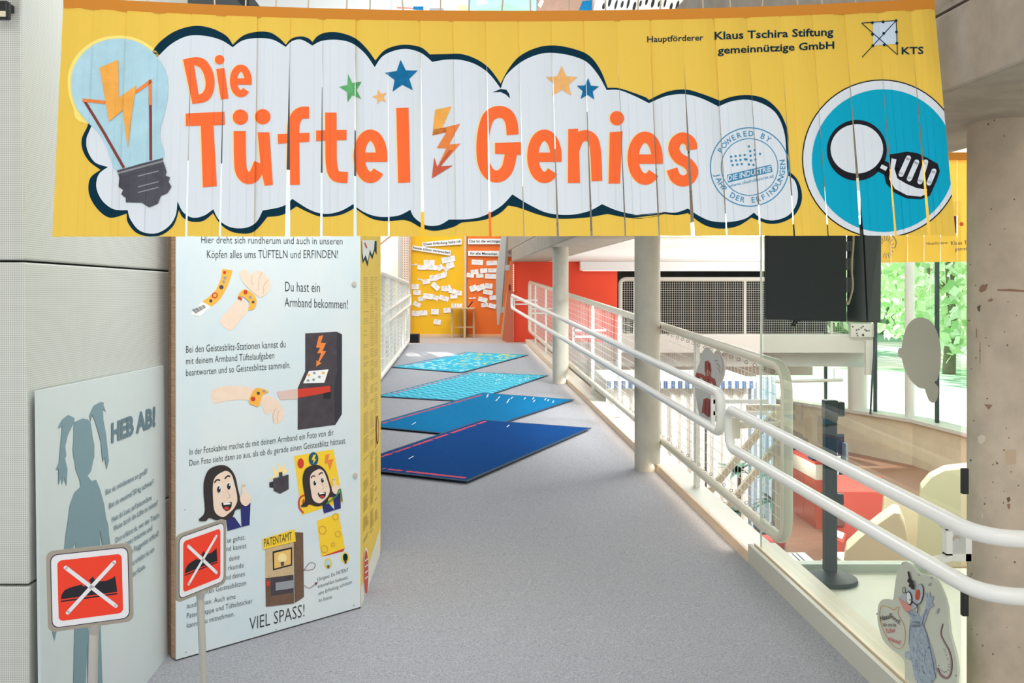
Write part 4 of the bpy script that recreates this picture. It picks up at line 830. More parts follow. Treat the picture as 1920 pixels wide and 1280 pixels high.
A.ell(707, 806, 2.6, 27, brown, 3); A.ell(707, 806, 1.6, 22, band, 4)
A.put('side_print', P2.pt, f2)
# ================================================================== CHILD SILHOUETTE PANEL LEANING ON THE LEFT WALL
g = [at(70, 733, 2.82), at(307, 685, 3.93), Vector((-1.355, 3.91, .185)), Vector((-1.325, 2.80, .135))]
g[3] = at(79.5, 550+1867*(H-.135)/2.80, 2.80); g[2] = at(314, 1236, 3.915)
gp = mat('panel_grey_white', (214, 224, 224), .45, noise=(3, .03))
root = thing('silhouette_panel', 'pale grey board with a pigtailed child silhouette leaning on the perforated wall', 'display board', (g[2]+g[3])/2)
mb = MB(); mb.prism(g, (-.008, 0, 0)); pn = mb.build('board', gp, root)
PG = Plane(g[0], (g[1]-g[0]).cross(g[3]-g[0]))
sil = mat('silhouette_blue_grey', (122, 152, 162), .55); silt = mat('silhouette_text', (98, 124, 136), .55)
A = Art(); A.T = lambda p: p
up = [Z4(p) for p in ((410, 1075), (425, 1070), (460, 1055), (490, 1060), (505, 1078), (512, 1120), (517, 1160), (526, 1200), (526, 1270))]
rt = [Z5(p) for p in ((532, 10), (520, 70), (500, 97), (522, 128), (548, 118), (570, 170), (595, 260), (606, 340), (618, 375), (622, 430), (632, 500), (636, 600), (625, 690))]
rin = [Z5(p) for p in ((600, 690), (598, 560), (568, 400), (575, 520), (583, 700), (575, 800), (575, 970), (585, 1290), (500, 1290), (497, 1035), (490, 1290), (418, 1290), (425, 970), (425, 700), (430, 480), (420, 500), (400, 640), (340, 880), (322, 990), (310, 1040), (298, 990), (330, 760), (352, 620))]
lf = [Z5(p) for p in ((366, 515), (375, 430), (390, 330), (398, 265), (425, 192), (460, 160), (455, 120), (432, 62), (424, 0))]
ul = [Z4(p) for p in ((411, 1280), (404, 1225), (409, 1180))]
A.poly(up+rt+rin+lf+ul, sil, 1)
A.poly([Z4(p) for p in ((410, 1078), (414, 1052), (378, 1035), (345, 1062), (320, 1112), (345, 1098), (340, 1160), (332, 1240), (328, 1300))]+[Z5(p) for p in ((315, 65), (332, 60), (332, 150), (352, 100), (350, 150), (366, 110), (378, 158), (384, 60), (370, 0))]+[Z4(p) for p in ((368, 1260), (362, 1210), (376, 1150), (396, 1108))], sil, 2)
A.poly([Z4(p) for p in ((505, 1075), (497, 1040), (520, 985), (560, 962), (578, 966), (575, 978), (590, 1020), (572, 1000), (575, 1060), (590, 1140), (606, 1290), (594, 1340), (582, 1270), (572, 1300), (560, 1180), (545, 1125), (525, 1060), (512, 1035))], sil, 2)
A.T = Z4; A.text('HEB AB!', (620, 1188), (866, 1092), 102, silt, 2, .045)
A.T = Z5
for tx, a, b in (('Bist du mindestens so groß?', (603, 206), (841, 82)), ('Bist du maximal 50 kg schwer?', (622, 284), (877, 142)), ('Hast du Lust, auf besondere', (638, 362), (865, 232)), ('Weise durch die Lüfte zu reisen?', (648, 414), (900, 262)), ('Dort erfährst du, wer den Traum', (660, 480), (908, 332)), ('liegen träumte und', (712, 503), (868, 407)), ('e Fluggeräte erfand!', (750, 542), (905, 437)), ('et erhältst du um', (752, 612), (880, 527)), ('der Kassa.', (755, 676), (830, 622))):
    A.text(tx, a, b, 30, silt, 2, .01)
for x, y in ((235, 940), (626, 850)): A.ell(*Z4((x, y)), 1.2, 1.2, pgrey, 2, n=8) if False else None
A.put('print', PG.pt, pn)
# ================================================================== NO STREET SHOES SIGNS
sred = mat('sign_red', (250, 62, 32), .4); swhite = mat('sign_white', (240, 240, 244), .35); splate = mat('sign_plate_grey', (172, 164, 150), .4, .3); sline = mat('sign_outline', (50, 34, 70), .5); sblack = mat('sign_black', (18, 18, 32), .45)
def rrect(x0, y0, x1, y1, r, n=6):
    out = []
    for cx, cy, a0 in ((x1-r, y0+r, -90), (x1-r, y1-r, 0), (x0+r, y1-r, 90), (x0+r, y0+r, 180)):
        for k in range(n+1): a = math.radians(a0+90*k/n); out.append((cx+r*math.cos(a), cy+r*math.sin(a)))
    return out
def no_shoe_sign(TL, BL, TR, BR, pole, label):
    hL = BL[1]-TL[1]; hR = BR[1]-TR[1]; s = .208
    dL, dR = s*F/hL, s*F/hR
    a, b, c = at(*TL, dL), at(*TR, dR), at(*BL, dL)
    base_x, base_y = (a.x+b.x)/2, (a.y+b.y)/2+.012
    u, v = b-a, c-a
    n = u.cross(v).normalized(); n = n if n.y < 0 else -n
    pb = at(pole[0], pole[1], base_y+.01); foot = Vector((pb.x+(pb.x-base_x)*.6, base_y+.02, RZ*base_y))
    t = thing('no_shoes_sign', label, 'sign', foot, 'no street shoes signs')
    mb = MB(); mb.prism([a+u*x+v*y for x, y in rrect(0, 0, 1, 1, .09)], -n*.006); mb.build('plate', splate, t)
    A = Art()
    A.poly(rrect(.045, .045, .955, .955, .085), sline, 1); A.poly(rrect(.055, .055, .945, .945, .08), swhite, 2); A.poly(rrect(.125, .125, .875, .875, .055), sred, 3)
    A.poly([(.155, .605), (.165, .55), (.2, .5), (.26, .475), (.34, .462), (.40, .452), (.44, .44), (.50, .40), (.53, .372), (.55, .41), (.60, .44), (.68, .445), (.76, .42), (.79, .395), (.80, .48), (.812, .60)], sblack, 4)
    A.stroke([(.155, .632), (.81, .622)], .018, sblack, 4); A.stroke([(.40, .445), (.43, .475)], .022, sred, 5); A.stroke([(.47, .415), (.50, .45)], .018, sred, 5)
    A.stroke([(.22, .22), (.79, .775)], .048, swhite, 6, rnd=True); A.stroke([(.23, .78), (.785, .22)], .048, swhite, 6, rnd=True)
    A.put('sign_face', lambda p, l: a+u*p[0]+v*p[1]+n*(l*.0004), t)
    top = a+u*.53+v*1.0-n*.006; top2 = a+u*.53+v*.75-n*.006
    mb = MB(); mb.tube([top2-n*.012, top+v*.05-n*.010, Vector((pb.x, base_y+.01, pb.z)), foot+Vector((0, 0, .01))], .0115, 14); mb.build('pole', steel, t, smooth=True)
    mb = MB(); mb.tube([top+v*-.02-n*.008, top+v*.12-n*.010], .017, 12, r2=.011); mb.build('socket', steel, t, smooth=True)
    mb = MB(); mb.lathe(foot, [(.13, -.008), (.13, .004), (.12, .012), (.02, .02), (.016, .03)], 32); mb.build('base', mat('sign_base', (120, 118, 112), .4, .6), t, smooth=True)
no_shoe_sign((86, 1034), (90, 1186), (247, 1017), (249, 1164), (174, 1280), 'nearer crossed out shoe sign on a pole, in front of the child silhouette board')
no_shoe_sign((331, 1003), (331, 1131), (424, 971), (424, 1093), (382, 1280), 'further crossed out shoe sign on a pole, in front of the white pillar panel')
# ================================================================== RUGS ON THE RAMP
def rug(name, label, corners, m, edge, marks, lift=.002):
    c = [ramp(x, y, .003)+Vector((0, 0, lift)) for x, y in corners]          # near left, near right, far right, far left
    up = Vector((0, -RZ, 1)).normalized(); th = .005
    t = thing('long_rug', label, 'rug', sum((q for q in c), Vector())/4, 'blue rugs on the ramp')
    def P(u, v, z): return c[0]*(1-u)*(1-v)+c[1]*u*(1-v)+c[2]*u*v+c[3]*(1-u)*v+up*z
    mb = MB(); mb.hexa([P(0, 0, 0), P(1, 0, 0), P(1, 1, 0), P(0, 1, 0), P(0, 0, th), P(1, 0, th), P(1, 1, th), P(0, 1, th)]); mb.build('rubber_border', edge, t)
    n = 24; mb = MB(); uv = []; e = .022
    for j in range(n+1):
        for i in range(n+1): u, v = e+(1-2*e)*i/n, e*.5+(1-e)*j/n; mb.v.append(P(u, v, th+.001)); uv.append((u, v))
    for j in range(n):
        for i in range(n): k = j*(n+1)+i; mb.f.append((k, k+1, k+n+2, k+n+1)); mb.m.append(0)
    pile = mb.build('pile', m, t, uvs=uv)
    A = Art(); marks(A); A.put('woven_pattern', lambda p, l: P(p[0], p[1], th+.001+l*.0006), pile)
    return t
dash_w = mat('rug_dash_white', (212, 226, 226), .9); dash_r = mat('rug_letter_red', (206, 66, 84), .9); dash_y = mat('rug_fleck_yellow', (196, 204, 110), .9, noise=(20, .2)); dash_l = mat('rug_fleck_light', (150, 214, 218), .9)
def scribble(A, a, b, w, seed, m, gap=.12):
    r = random.Random(seed); n = int(math.dist(a, b)*70)
    dx, dy = b[0]-a[0], b[1]-a[1]; l = math.hypot(dx, dy); nx, ny = -dy/l, dx/l
    for i in range(n):
        if r.random() < gap: continue
        t0, t1 = i/n, (i+.75)/n; h = w*r.uniform(.55, 1)
        A.stroke([(a[0]+dx*t0+nx*h*.5, a[1]+dy*t0+ny*h*.5), (a[0]+dx*(t0+t1)/2-nx*h*.5, a[1]+dy*(t0+t1)/2-ny*h*.5), (a[0]+dx*t1+nx*h*.4, a[1]+dy*t1+ny*h*.4)], .011, m, 1)
def m1(A):
    scribble(A, (.075, .1), (.075, .97), .045, 1, dash_r); scribble(A, (.3, .035), (.95, .035), .022, 2, dash_r); A.stroke([(.36, .88), (.33, .93)], .008, dash_w, 1); A.stroke([(.29, .20), (.27, .245)], .008, dash_w, 1)
def m2(A):
    scribble(A, (.07, .08), (.07, .93), .04, 3, dash_r)
    for u, v in ((.12, .95), (.17, .9), (.3, .9), (.35, .83), (.42, .92), (.50, .8), (.55, .93), (.62, .95), (.7, .88), (.45, .86), (.8, .93), (.88, .9), (.75, .95), (.32, .14)): A.stroke([(u+.02, v-.035), (u-.02, v+.02)], .008, dash_w, 1)
def m3(A):
    scribble(A, (.07, .08), (.07, .93), .035, 4, dash_r); r = random.Random(9)
    for k in range(46): u = r.uniform(.12, .95); v = 1-abs(r.gauss(0, .25)); v = max(.1, min(.96, v)); A.stroke([(u+.016, v-.03), (u-.016, v+.015)], .008, dash_l if k % 3 else dash_w, 1)
def m4(A):
    scribble(A, (.07, .1), (.07, .95), .03, 6, dash_r); r = random.Random(4)
    for k in range(240): v = r.uniform(.05, .97); u = r.uniform(.1, .96); A.ell(u, v, r.uniform(.012, .035), r.uniform(.01, .02), dash_y if r.random() < (v-.25)*1.1+(u-.5)*.3 else dash_l, 1, n=8)
edge1 = mat('rug_rubber', (22, 58, 82), .8)
rug('long_rug', 'darkest navy blue rug, nearest of the four on the ramp', [(639, 880), (876, 907.5), (1109, 806), (903, 790.5)], mat('rug_navy', (12, 66, 126), .95, noise=(60, .22), spec=.05), edge1, m1, .015)
rug('long_rug', 'petrol blue rug lying between the navy rug and the striped turquoise rug', [(684, 801), (872, 819), (1077, 751), (905, 738)], mat('rug_petrol', (14, 112, 160), .95, noise=(60, .2), spec=.05), edge1, m2, .008)
rug('long_rug', 'turquoise rug with thin wavy stripes, third up the ramp', [(705, 743.6), (881, 754), (1028, 704.5), (884, 698)], pattern_mat('rug_turquoise', (72, 196, 216), (10, 126, 158), 'uvwaves', 20, .95, .2), edge1, m3)
rug('long_rug', 'light blue rug flecked with yellow, farthest up the ramp', [(734, 689), (867, 699.4), (991, 666), (874, 660.7)], mat('rug_sky', (62, 172, 198), .95, noise=(12, .2), spec=.05), edge1, m4)
# ================================================================== HEAD OF THE RAMP: PINBOARDS, NOTES, TABLE
ORD = ['first', 'second', 'third', 'fourth', 'fifth', 'sixth', 'seventh', 'eighth', 'ninth']
Zb = Z(700, 430, 5.3333)
PBD = 19.5
by = mat('board_yellow', (244, 190, 18), .6, noise=(2, .06)); bo = mat('board_orange', (240, 116, 34), .6, noise=(2, .06)); frame_w = mat('board_frame', (232, 196, 150), .5)
def pinboard(x0, x1, m, lab):
    t = thing('pinboard', lab, 'pinboard', at((x0+x1)/2, 629, PBD)); a, b = at(x0, 629, PBD), at(x1, 629, PBD); top = 3.2
    mb = MB(); mb.box((a.x, PBD, LZ), (b.x, PBD+.09, top)); mb.build('panel', m, t)
    mb = MB(); mb.box((b.x, PBD-.03, LZ), (b.x+.05, PBD+.09, top)); mb.build('side_batten', frame_w, t)
    mb = MB(); mb.box((a.x, PBD-.015, LZ), (b.x, PBD, LZ+.05)); mb.build('bottom_batten', frame_w if m is by else mat('batten_peach', (238, 178, 132), .6), t)
    return t
pinboard(771, 870, by, 'tall yellow pinboard on the end wall covered with white note cards')
pinboard(876, 962, bo, 'tall orange pinboard on the end wall beside the red partition')
card = mat('note_card', (244, 242, 240), .7); pinm = mat('pin_brown', (150, 70, 50), .5)
def note(cx, cy, w, h, rot, label, group, k):
    c = at(*Zb((cx, cy)), PBD-.012); sc = PBD/F/5.3333; W2, H2 = w*sc/2, h*sc/2; ca, sa = math.cos(math.radians(-rot)), math.sin(math.radians(-rot))
    P = lambda x, z, y: Vector((c.x+x*ca-z*sa, PBD-.002-y, c.z+x*sa+z*ca))
    bend = random.uniform(.004, .02)
    mb = MB(); mb.hexa([P(-W2, -H2, bend+.001), P(W2, -H2, bend*.7+.001), P(W2, -H2, bend*.7), P(-W2, -H2, bend), P(-W2, H2, .005), P(W2, H2, .005), P(W2, H2, .003), P(-W2, H2, .003)])
    A = Art(); r = random.Random(k)
    o = mb.build('note_card', card, None, origin=P(0, 0, .004)); tag(o, label, 'note card', group)
    if w > 40:
        A.T = lambda p: p
        for q in range(3):
            y = .45-.32*q
            A.stroke([(-.7, y), (-.7+r.uniform(.5, 1.3), y)], .05, pgrey, 1)
        A.put('handwriting', lambda p, l: P(p[0]*W2, p[1]*H2, bend*.5+.004), o)
    mb = MB(); mb.tube([P(0, H2*.8, .004), P(0, H2*.8, .022)], .006, 6); mb.build('pin', pinm, o)
yrows = [[(750, 300, 135, 58, -12)], [(404, 353, 70, 14, -8), (483, 380, 85, 45, 3), (558, 335, 110, 58, 0), (582, 380, 112, 46, 4), (668, 380, 62, 50, -30), (735, 388, 62, 48, -38), (770, 358, 75, 58, -16)], [(600, 486, 75, 58, -3), (673, 466, 90, 52, -16), (714, 448, 40, 50, 12)], [(470, 500, 46, 16, 14), (530, 522, 75, 45, -10), (622, 570, 88, 50, 42)], [(420, 572, 72, 52, 0), (712, 592, 62, 50, 10), (748, 586, 56, 52, -18), (790, 616, 72, 46, 14), (855, 636, 62, 48, 2)], [(437, 632, 76, 46, 0), (805, 668, 70, 46, -4)], [(485, 692, 72, 44, -10), (545, 668, 92, 54, 8), (615, 680, 74, 46, 18), (706, 688, 96, 48, 16)], [(435, 748, 76, 44, 24), (805, 760, 52, 38, 0), (863, 760, 52, 38, 0)], [(424, 840, 76, 52, 4), (502, 834, 76, 50, -2), (615, 823, 78, 54, 2), (738, 808, 74, 50, -6)], ]
ROWW = ['topmost', 'second', 'third', 'fourth', 'fifth', 'sixth', 'seventh', 'eighth', 'ninth']
def lay_notes(rows, board, group):
    k = 0
    for i, row in enumerate(rows):
        row = sorted(row)
        for j, (x, y, w, h, r) in enumerate(row):
            k += 1; pos = 'only card' if len(row) == 1 else ORD[j]+' card from the left'
            note(x, y, w, h, r, 'white note card, %s in the %s row down the %s pinboard' % (pos, ROWW[i], board), group, k)
lay_notes(yrows, 'yellow', 'notes on the yellow pinboard')
note(640, 925, 72, 50, 8, 'white note card hanging alone lowest on the yellow pinboard', 'notes on the yellow pinboard', 99)
orows = [[(1040, 328, 115, 50, 3), (1185, 335, 108, 46, -3)], [(1012, 425, 76, 46, -8), (1105, 412, 72, 46, -4), (1187, 410, 76, 42, 0), (1240, 410, 40, 44, 0)], [(970, 458, 72, 44, 6), (1065, 462, 72, 40, -4), (1172, 468, 112, 50, 2)], [(1000, 588, 72, 58, -22), (1072, 580, 90, 56, -20), (1155, 565, 74, 52, 6)], [(1146, 628, 96, 46, 10), (1195, 682, 66, 44, -4)], [(990, 687, 70, 10, -4), (1095, 702, 92, 46, 14)], [(1114, 756, 70, 42, -4), (1190, 765, 72, 44, 14)]]
lay_notes(orows, 'orange', 'notes on the orange pinboard')
def caption(p, txt, label, h, split=None):
    """a white strip with a heading; p = four corners in zoom pixels, clockwise from top left"""
    q = [at(*Zb(c), PBD-.03) for c in p]
    mb = MB(); mb.prism(q, (0, .012, 0)); o = mb.build('caption_strip', paper, None, origin=(q[3]+q[2])/2); tag(o, label, 'sign', 'caption strips on the pinboards')
    A = Art(); A.text(txt, *txt_pos[0], h, ink, 1, .03) if False else None
    return o
def cap2(p, txt, a, b, h, label):
    o = caption(p, txt, label, h); A = Art(); A.T = Zb; A.text(txt, a, b, h, ink, 1, .02); A.put('lettering', lambda c, l: at(c[0], c[1], PBD-.0315), o)
cap2([(490, 128), (884, 92), (884, 150), (490, 175)], 'Diese Erfindung habe ich', (503, 160), (874, 130), 24, 'white caption strip reading Diese Erfindung habe ich')
cap2([(392, 160), (780, 212), (772, 262), (388, 205)], 'heute schon verwendet!', (400, 192), (768, 245), 24, 'white caption strip reading heute schon verwendet, tilted below another caption')
cap2([(948, 92), (1395, 92), (1395, 148), (948, 148)], 'Das ist die wichtigste', (960, 128), (1290, 130), 24, 'white caption strip reading Das ist die wichtigst, on the orange board')
cap2([(948, 214), (1385, 214), (1385, 272), (948, 264)], 'für alle Menschen', (968, 250), (1238, 256), 24, 'white caption strip reading für alle Menschen, below the upper orange caption')
# side table
TD = 19.0
t = thing('side_table', 'small pine table with four posts and a round lower shelf before the pinboards', 'table', Vector((at(893, 600, TD).x, TD+.15, LZ)))
for x0, x1, dd in ((776, 795, 0), (858, 872, .32), (906, 927, -.12), (993, 1012, .1)):
    a = at(*Zb((x0, 790)), TD); b = at(*Zb((x1, 1070)), TD); mb = MB(); mb.box((a.x, TD+dd, LZ), (b.x, TD+dd+(b.x-a.x), a.z)); mb.build('leg', pine, t, bevel=.004)
a = at(*Zb((772, 782)), TD); b = at(*Zb((1012, 797)), TD); mb = MB(); mb.box((a.x, TD-.12, b.z), (b.x, TD+.45, a.z)); mb.build('table_top', pine, t, bevel=.004)
c = at(*Zb((905, 978)), TD); mb = MB(); mb.lathe((c.x, TD+.16, c.z), [(.18, -.012), (.18, .012)], 28); mb.build('lower_shelf', pine, t, smooth=True)
p = at(*Zb((945, 782)), TD+.1); q = at(*Zb((992, 722)), TD+.1); mb = MB(); mb.tube([p, q], .012, 8); tag(mb.build('marker_pen', black, None), 'dark marker pen standing aslant on the small pine table', 'pen')
for x0, x1, nm in ((780, 830, 'left'), (836, 888, 'right')): pass
# black floor speaker
mb = MB(); sp = at(776, 641, 16.95); a = at(766.5, 641, 17.0); b = at(785, 626, 17.0); mb.box((a.x, 17.0, LZ), (b.x, 17.22, LZ+.152)); t = mb.build('floor_box', black, None, bevel=.006); tag(t, 'small black box on the landing floor at the end of the left railing', 'box')
mb = MB(); mb.box((a.x+.012, 16.996, LZ+.012), (b.x-.012, 17.0, LZ+.14)); mb.build('front_cloth', mat('speaker_cloth', (14, 18, 22), .9), t)
# leaning grey wing and boards at the red partition
Zc = Z(860, 440, 5.82)
gm = mat('brushed_grey', (196, 196, 192), .4, .3, noise=(3, .08)); gm2 = mat('dull_grey', (150, 152, 152), .5, .3)
t = thing('leaning_wing', 'tall tapering grey wing blade leaning beside the red partition', 'wing', at(*Zc((435, 985)), 18.2))
mb = MB(); mb.prism([at(*Zc(p), 18.2) for p in ((465, 20), (520, 20), (505, 330), (470, 770), (440, 985), (420, 980), (405, 620), (410, 400))], (0, .06, 0)); mb.build('blade', gm, t, bevel=.004)
mb = MB(); mb.prism([at(*Zc(p), 18.22) for p in ((528, 20), (552, 20), (528, 330), (478, 785), (464, 785), (508, 330))], (0, .05, 0)); mb.build('spar', gm2, t)
for y0, y1, xa, xb in ((330, 390, 505, 562), (790, 850, 455, 512)):
    mb = MB(); mb.prism([at(*Zc(p), 18.21) for p in ((xa, y0), (xb, y0), (xb-8, y1), (xa-5, y1))], (0, .07, 0)); mb.build('clip', gm, t, bevel=.003)
mb = MB(); mb.prism([at(*Zc(p), 18.0) for p in ((560, 290), (572, 290), (480, 1140), (455, 1135), (462, 1060), (540, 500))], (0, .04, 0)); tag(mb.build('leaning_batten', pine, None), 'thin pale wooden batten leaning behind the grey wing', 'batten')
t = thing('leaning_board', 'red brown wedge shaped board standing against the end of the red partition', 'board', at(*Zc((560, 1180)), 17.15))
mb = MB(); mb.prism([at(*Zc(p), 17.2) for p in ((562, 300), (597, 290), (597, 1195), (556, 1180), (475, 1150), (512, 800))], (0, .08, 0)); mb.build('board', mat('red_brown_board', (196, 104, 74), .55, noise=(3, .12)), t)
mb = MB(); mb.box((at(*Zc((548, 545)), 17.18).x, 17.18, at(*Zc((548, 605)), 17.18).z), (at(*Zc((566, 545)), 17.18).x, 17.2, at(*Zc((548, 545)), 17.18).z)); mb.build('slot', mat('dark_red', (110, 20, 20), .5), t)
mb = MB()
for k in range(15): p = at(*Zc((599, 330+k*20)), 17.19); mb.box((p.x-.006, 17.185, p.z-.008), (p.x+.006, 17.2, p.z+.008))
mb.build('light_dot', mat('lamp_dot', (255, 236, 200), .4, emit=1.5), t)
# display panels and perforated upright on the left of the yellow board
def simple(name, px, d, th, m, label, cat, group=None):
    mb = MB(); mb.prism([at(*p, d) for p in px], (0, th, 0)); return tag(mb.build(name, m, None, bevel=.004), label, cat, group)
pgl = mat('backlit_white', (252, 248, 246), .5); pch = mat('display_peach', (252, 226, 186), .5)
t = thing('display_cabinet', 'tall white display cabinet with a slanted top edge behind the left railing', 'cabinet', at(722, 640, 21.5))
mb = MB(); mb.prism([at(*p, 21.5) for p in ((690, 476), (734, 441), (735.5, 513), (690, 509))], (0, .3, 0)); mb.build('upper_panel', pgl, t, bevel=.01); mb = MB(); mb.prism([at(*p, 21.49) for p in ((690, 474), (734, 439), (736, 441), (690, 478))], (0, .3, 0)); mb.build('slanted_edge', mat('edge_brown', (150, 110, 96), .6), t)
mb = MB(); mb.prism([at(*p, 21.5) for p in ((690, 510), (735.5, 514), (735.5, 650), (690, 650))], (0, .3, 0)); mb.build('lower_body', white, t); mb = MB(); a, b = at(690, 760, 21.55), at(735, 640, 21.55); mb.box((a.x, 21.55, HALL), (b.x, 21.75, b.z+.1)); mb.build('foot', white, t)
t = thing('display_wall', 'pale display wall with a cream lower field beside the perforated upright', 'cabinet', at(745, 640, 21.3))
for n_, y0, y1, m in (('upper_field', 420, 487, pgl), ('lower_field', 489, 560, pch), ('base_field', 561, 900, white)):
    mb = MB(); a, b = at(737, y1, 21.3), at(758, y0, 21.3); mb.box((a.x, 21.3, max(a.z, HALL)), (b.x, 21.45, b.z)); mb.build(n_, m, t)
t = thing('yellow_crate', 'yellow crate standing behind the left railing mesh', 'crate', at(716, 565, 20.5)); mb = MB(); a, b = at(706, 565, 20.5), at(722, 532, 20.5); mb.box((a.x, 20.5, a.z), (b.x, 20.8, b.z)); mb.build('crate_body', mat('crate_yellow', (250, 214, 40), .5), t, bevel=.01)
mb = MB(); mb.box((a.x+.02, 20.5, HALL), (b.x-.02, 20.78, a.z)); mb.build('plinth', white, t)
mb = MB(); a, b = at(754, 900, 19.3), at(767, 430, 19.3); mb.box((a.x, 19.3, HALL), (b.x, 19.4, 3.1)); t = tag(mb.build('perforated_upright', pattern_mat('perforated_wood', (236, 214, 196), (130, 96, 80), 'holes', 22, .6, .2), None), 'narrow perforated upright left of the yellow pinboard', 'post')
mb = MB(); mb.box((b.x, 19.28, HALL), (b.x+.04, 19.42, 3.1)); mb.build('edge_batten', pine, t)
# things high above the banner on the upper wall
UD = 19.55
t = thing('mural', 'sky blue painted mural high on the upper wall above the banner', 'mural', at(942, 30, UD))
mb = MB(); a, b = at(880, 40, UD), at(1006, -60, UD); mb.box((a.x, UD, a.z), (b.x, 19.594, b.z)); pnl = mb.build('panel', mat('mural_blue', (168, 222, 226), .6, noise=(1.5, .08)), t)
A = Art(); A.poly([(882, 26), (900, 16), (930, 14), (950, 6), (975, 16), (1000, 20), (1004, 34), (882, 36)], mat('mural_green', (152, 208, 176), .6), 1); A.poly([(892, 2), (910, -2), (916, 6), (896, 10)], mat('mural_cream', (244, 226, 200), .6), 1); A.put('painted_pattern', lambda p, l: at(p[0], p[1], UD-.004), pnl)
t = thing('wall_chart', 'white picture board with a blue bar left of the mural', 'board', at(790, 40, UD)); mb = MB(); a, b = at(735, 40, UD), at(876, -60, UD); mb.box((a.x, UD, a.z), (b.x, 19.594, b.z)); pnl = mb.build('panel', paper, t)
A = Art(); A.stroke([(744, 14.5), (776, 15.5)], 2, rust, 1); A.poly([(775, 12), (794, 12), (794, 19), (775, 18)], blu, 1); A.poly([(805, 15), (832, 15), (832, 20), (805, 20)], pgrey, 1); A.poly([(834, -20), (858, -20), (850, 40), (836, 40)], icebl, 1); A.ell(868, 16, 9, 8, pale, 1); A.put('painted_pattern', lambda p, l: at(p[0], p[1], UD-.004), pnl)
t = thing('cork_panel', 'brown cork panel right of the mural above the banner', 'board', at(1055, 40, UD)); mb = MB(); a, b = at(1007, 40, UD), at(1112, -60, UD); mb.box((a.x, UD, a.z), (b.x, 19.594, b.z)); pnl = mb.build('panel', mat('cork_brown', (172, 138, 120), .8, noise=(6, .12)), t)
A = Art(); A.poly([(1008, 10), (1014, -2), (1020, 2), (1014, 15)], mat('mural_cream', (244, 226, 200), .6), 1); A.poly([(1085, 20), (1092, 2), (1110, 0), (1110, 20)], blu, 1); A.put('painted_pattern', lambda p, l: at(p[0], p[1], UD-.004), pnl)
t = thing('slotted_balustrade', 'white balustrade with black leaf shaped slots above the banner', 'balustrade', at(1260, 40, UD)); mb = MB(); mb.prism([at(*p, UD) for p in ((1112, 20), (1136, -60), (1440, -60), (1440, 40), (1112, 40))], (0, .04, 0)); pnl = mb.build('panel', white, t)
A = Art(); r = random.Random(2)
for k in range(24): x = 1132+k*11.5; y = r.uniform(2, 12); A.ell(x, y, r.uniform(1.8, 3), r.uniform(6, 12), ink, 1, rot=.25, n=14)
for k in range(24): x = 1138+k*11.5; y = r.uniform(-24, -14); A.ell(x, y, r.uniform(1.8, 3), r.uniform(6, 10), ink, 1, rot=.25, n=14)
A.put('slot_pattern', lambda p, l: at(p[0], p[1], UD-.004), pnl)
# ================================================================== RIGHT SIDE: SCREENS, CUT-OUTS, HALL FURNITURE
mb = MB(); a, b = at(1088, 507, 17.0), at(1500, 491.5, 17.0); mb.box((a.x, 17.0, a.z), (b.x, 17.2, 2.147)); t = tag(mb.build('strip_light', mat('light_casing', (244, 246, 246), .4), None, bevel=.01), 'long white strip light casing under the gallery ceiling', 'ceiling light')
mb = MB(); mb.box((a.x+.05, 17.03, a.z-.006), (b.x-.05, 17.17, a.z)); mb.build('diffuser', mat('light_diffuser', (255, 250, 240), .5, emit=.8), t)
def hang(px, dz, d, nm, label, cat):
    p = at(px, 486, d); mb = MB(); mb.lathe((p.x, d, 2.15-dz), [(.03, 0), (.085, .03), (.09, dz)], 16); return tag(mb.build(nm, white, None, smooth=True), label, cat)
hang(1371, .07, 18.4, 'ceiling_spot', 'small white cone lamp under the gallery ceiling', 'lamp')
# black screens
SD = 5.5
t = thing('hanging_screen', 'large black flat screen hanging behind the glass, seen from its plain back', 'screen', at(1512, 602, SD))
bk = mat('screen_back', (24, 31, 33), .6); bk2 = mat('screen_dark', (8, 9, 12), .4)
mb = MB(); mb.prism([at(1437, 420, SD), at(1587, 420, SD), at(1588, 603, SD), at(1437.5, 599, SD)], (0, .05, 0)); mb.build('back_shell', bk, t, bevel=.006)
mb = MB(); p = at(1510, 430, SD+.03); mb.tube([p, (p.x, SD+.03, 2.9)], .02, 10); mb.box((p.x-.06, SD+.01, 1.9), (p.x+.06, SD+.05, 2.05)); mb.build('ceiling_arm', bk2, t)
mb = MB(); p = at(1488, 612, SD+.05); q = at(1502, 596, SD+.05); mb.tube([p, at(1494, 603, SD+.05), q], .006, 6); mb.tube([at(1484, 611, SD+.05), at(1490, 600, SD+.05)], .006, 6); mb.build('cable', bk2, t)
t = thing('hanging_screen', 'narrow black screen seen edge-on beside the large hanging screen', 'screen', at(1620, 604, 5.9))
mb = MB(); mb.prism([at(1588, 420, 5.9), at(1652, 420, 6.1), at(1651, 605, 6.1), at(1588, 603, 5.9)], (.02, .05, 0)); mb.build('back_shell', bk2, t, bevel=.006)
mb = MB(); mb.prism([at(1620, 420, 5.86), at(1652, 420, 5.95), at(1651, 604, 5.95), at(1628, 603, 5.86)], (0, .03, 0)); mb.build('bezel', mat('screen_olive', (34, 38, 34), .5), t)
for y0, y1 in ((452, 470), (484, 506), (520, 548)): mb = MB(); a, b = at(1590, y1, 5.84), at(1602, y0, 5.84); mb.box((a.x, 5.84, a.z), (b.x, 5.9, b.z)); mb.build('connector', mat('connector_grey', (62, 62, 64), .5), t)
mb = MB(); p = at(1620, 430, 5.95); mb.tube([p, (p.x, 5.95, 2.92)], .02, 10); mb.build('ceiling_arm', bk2, t)
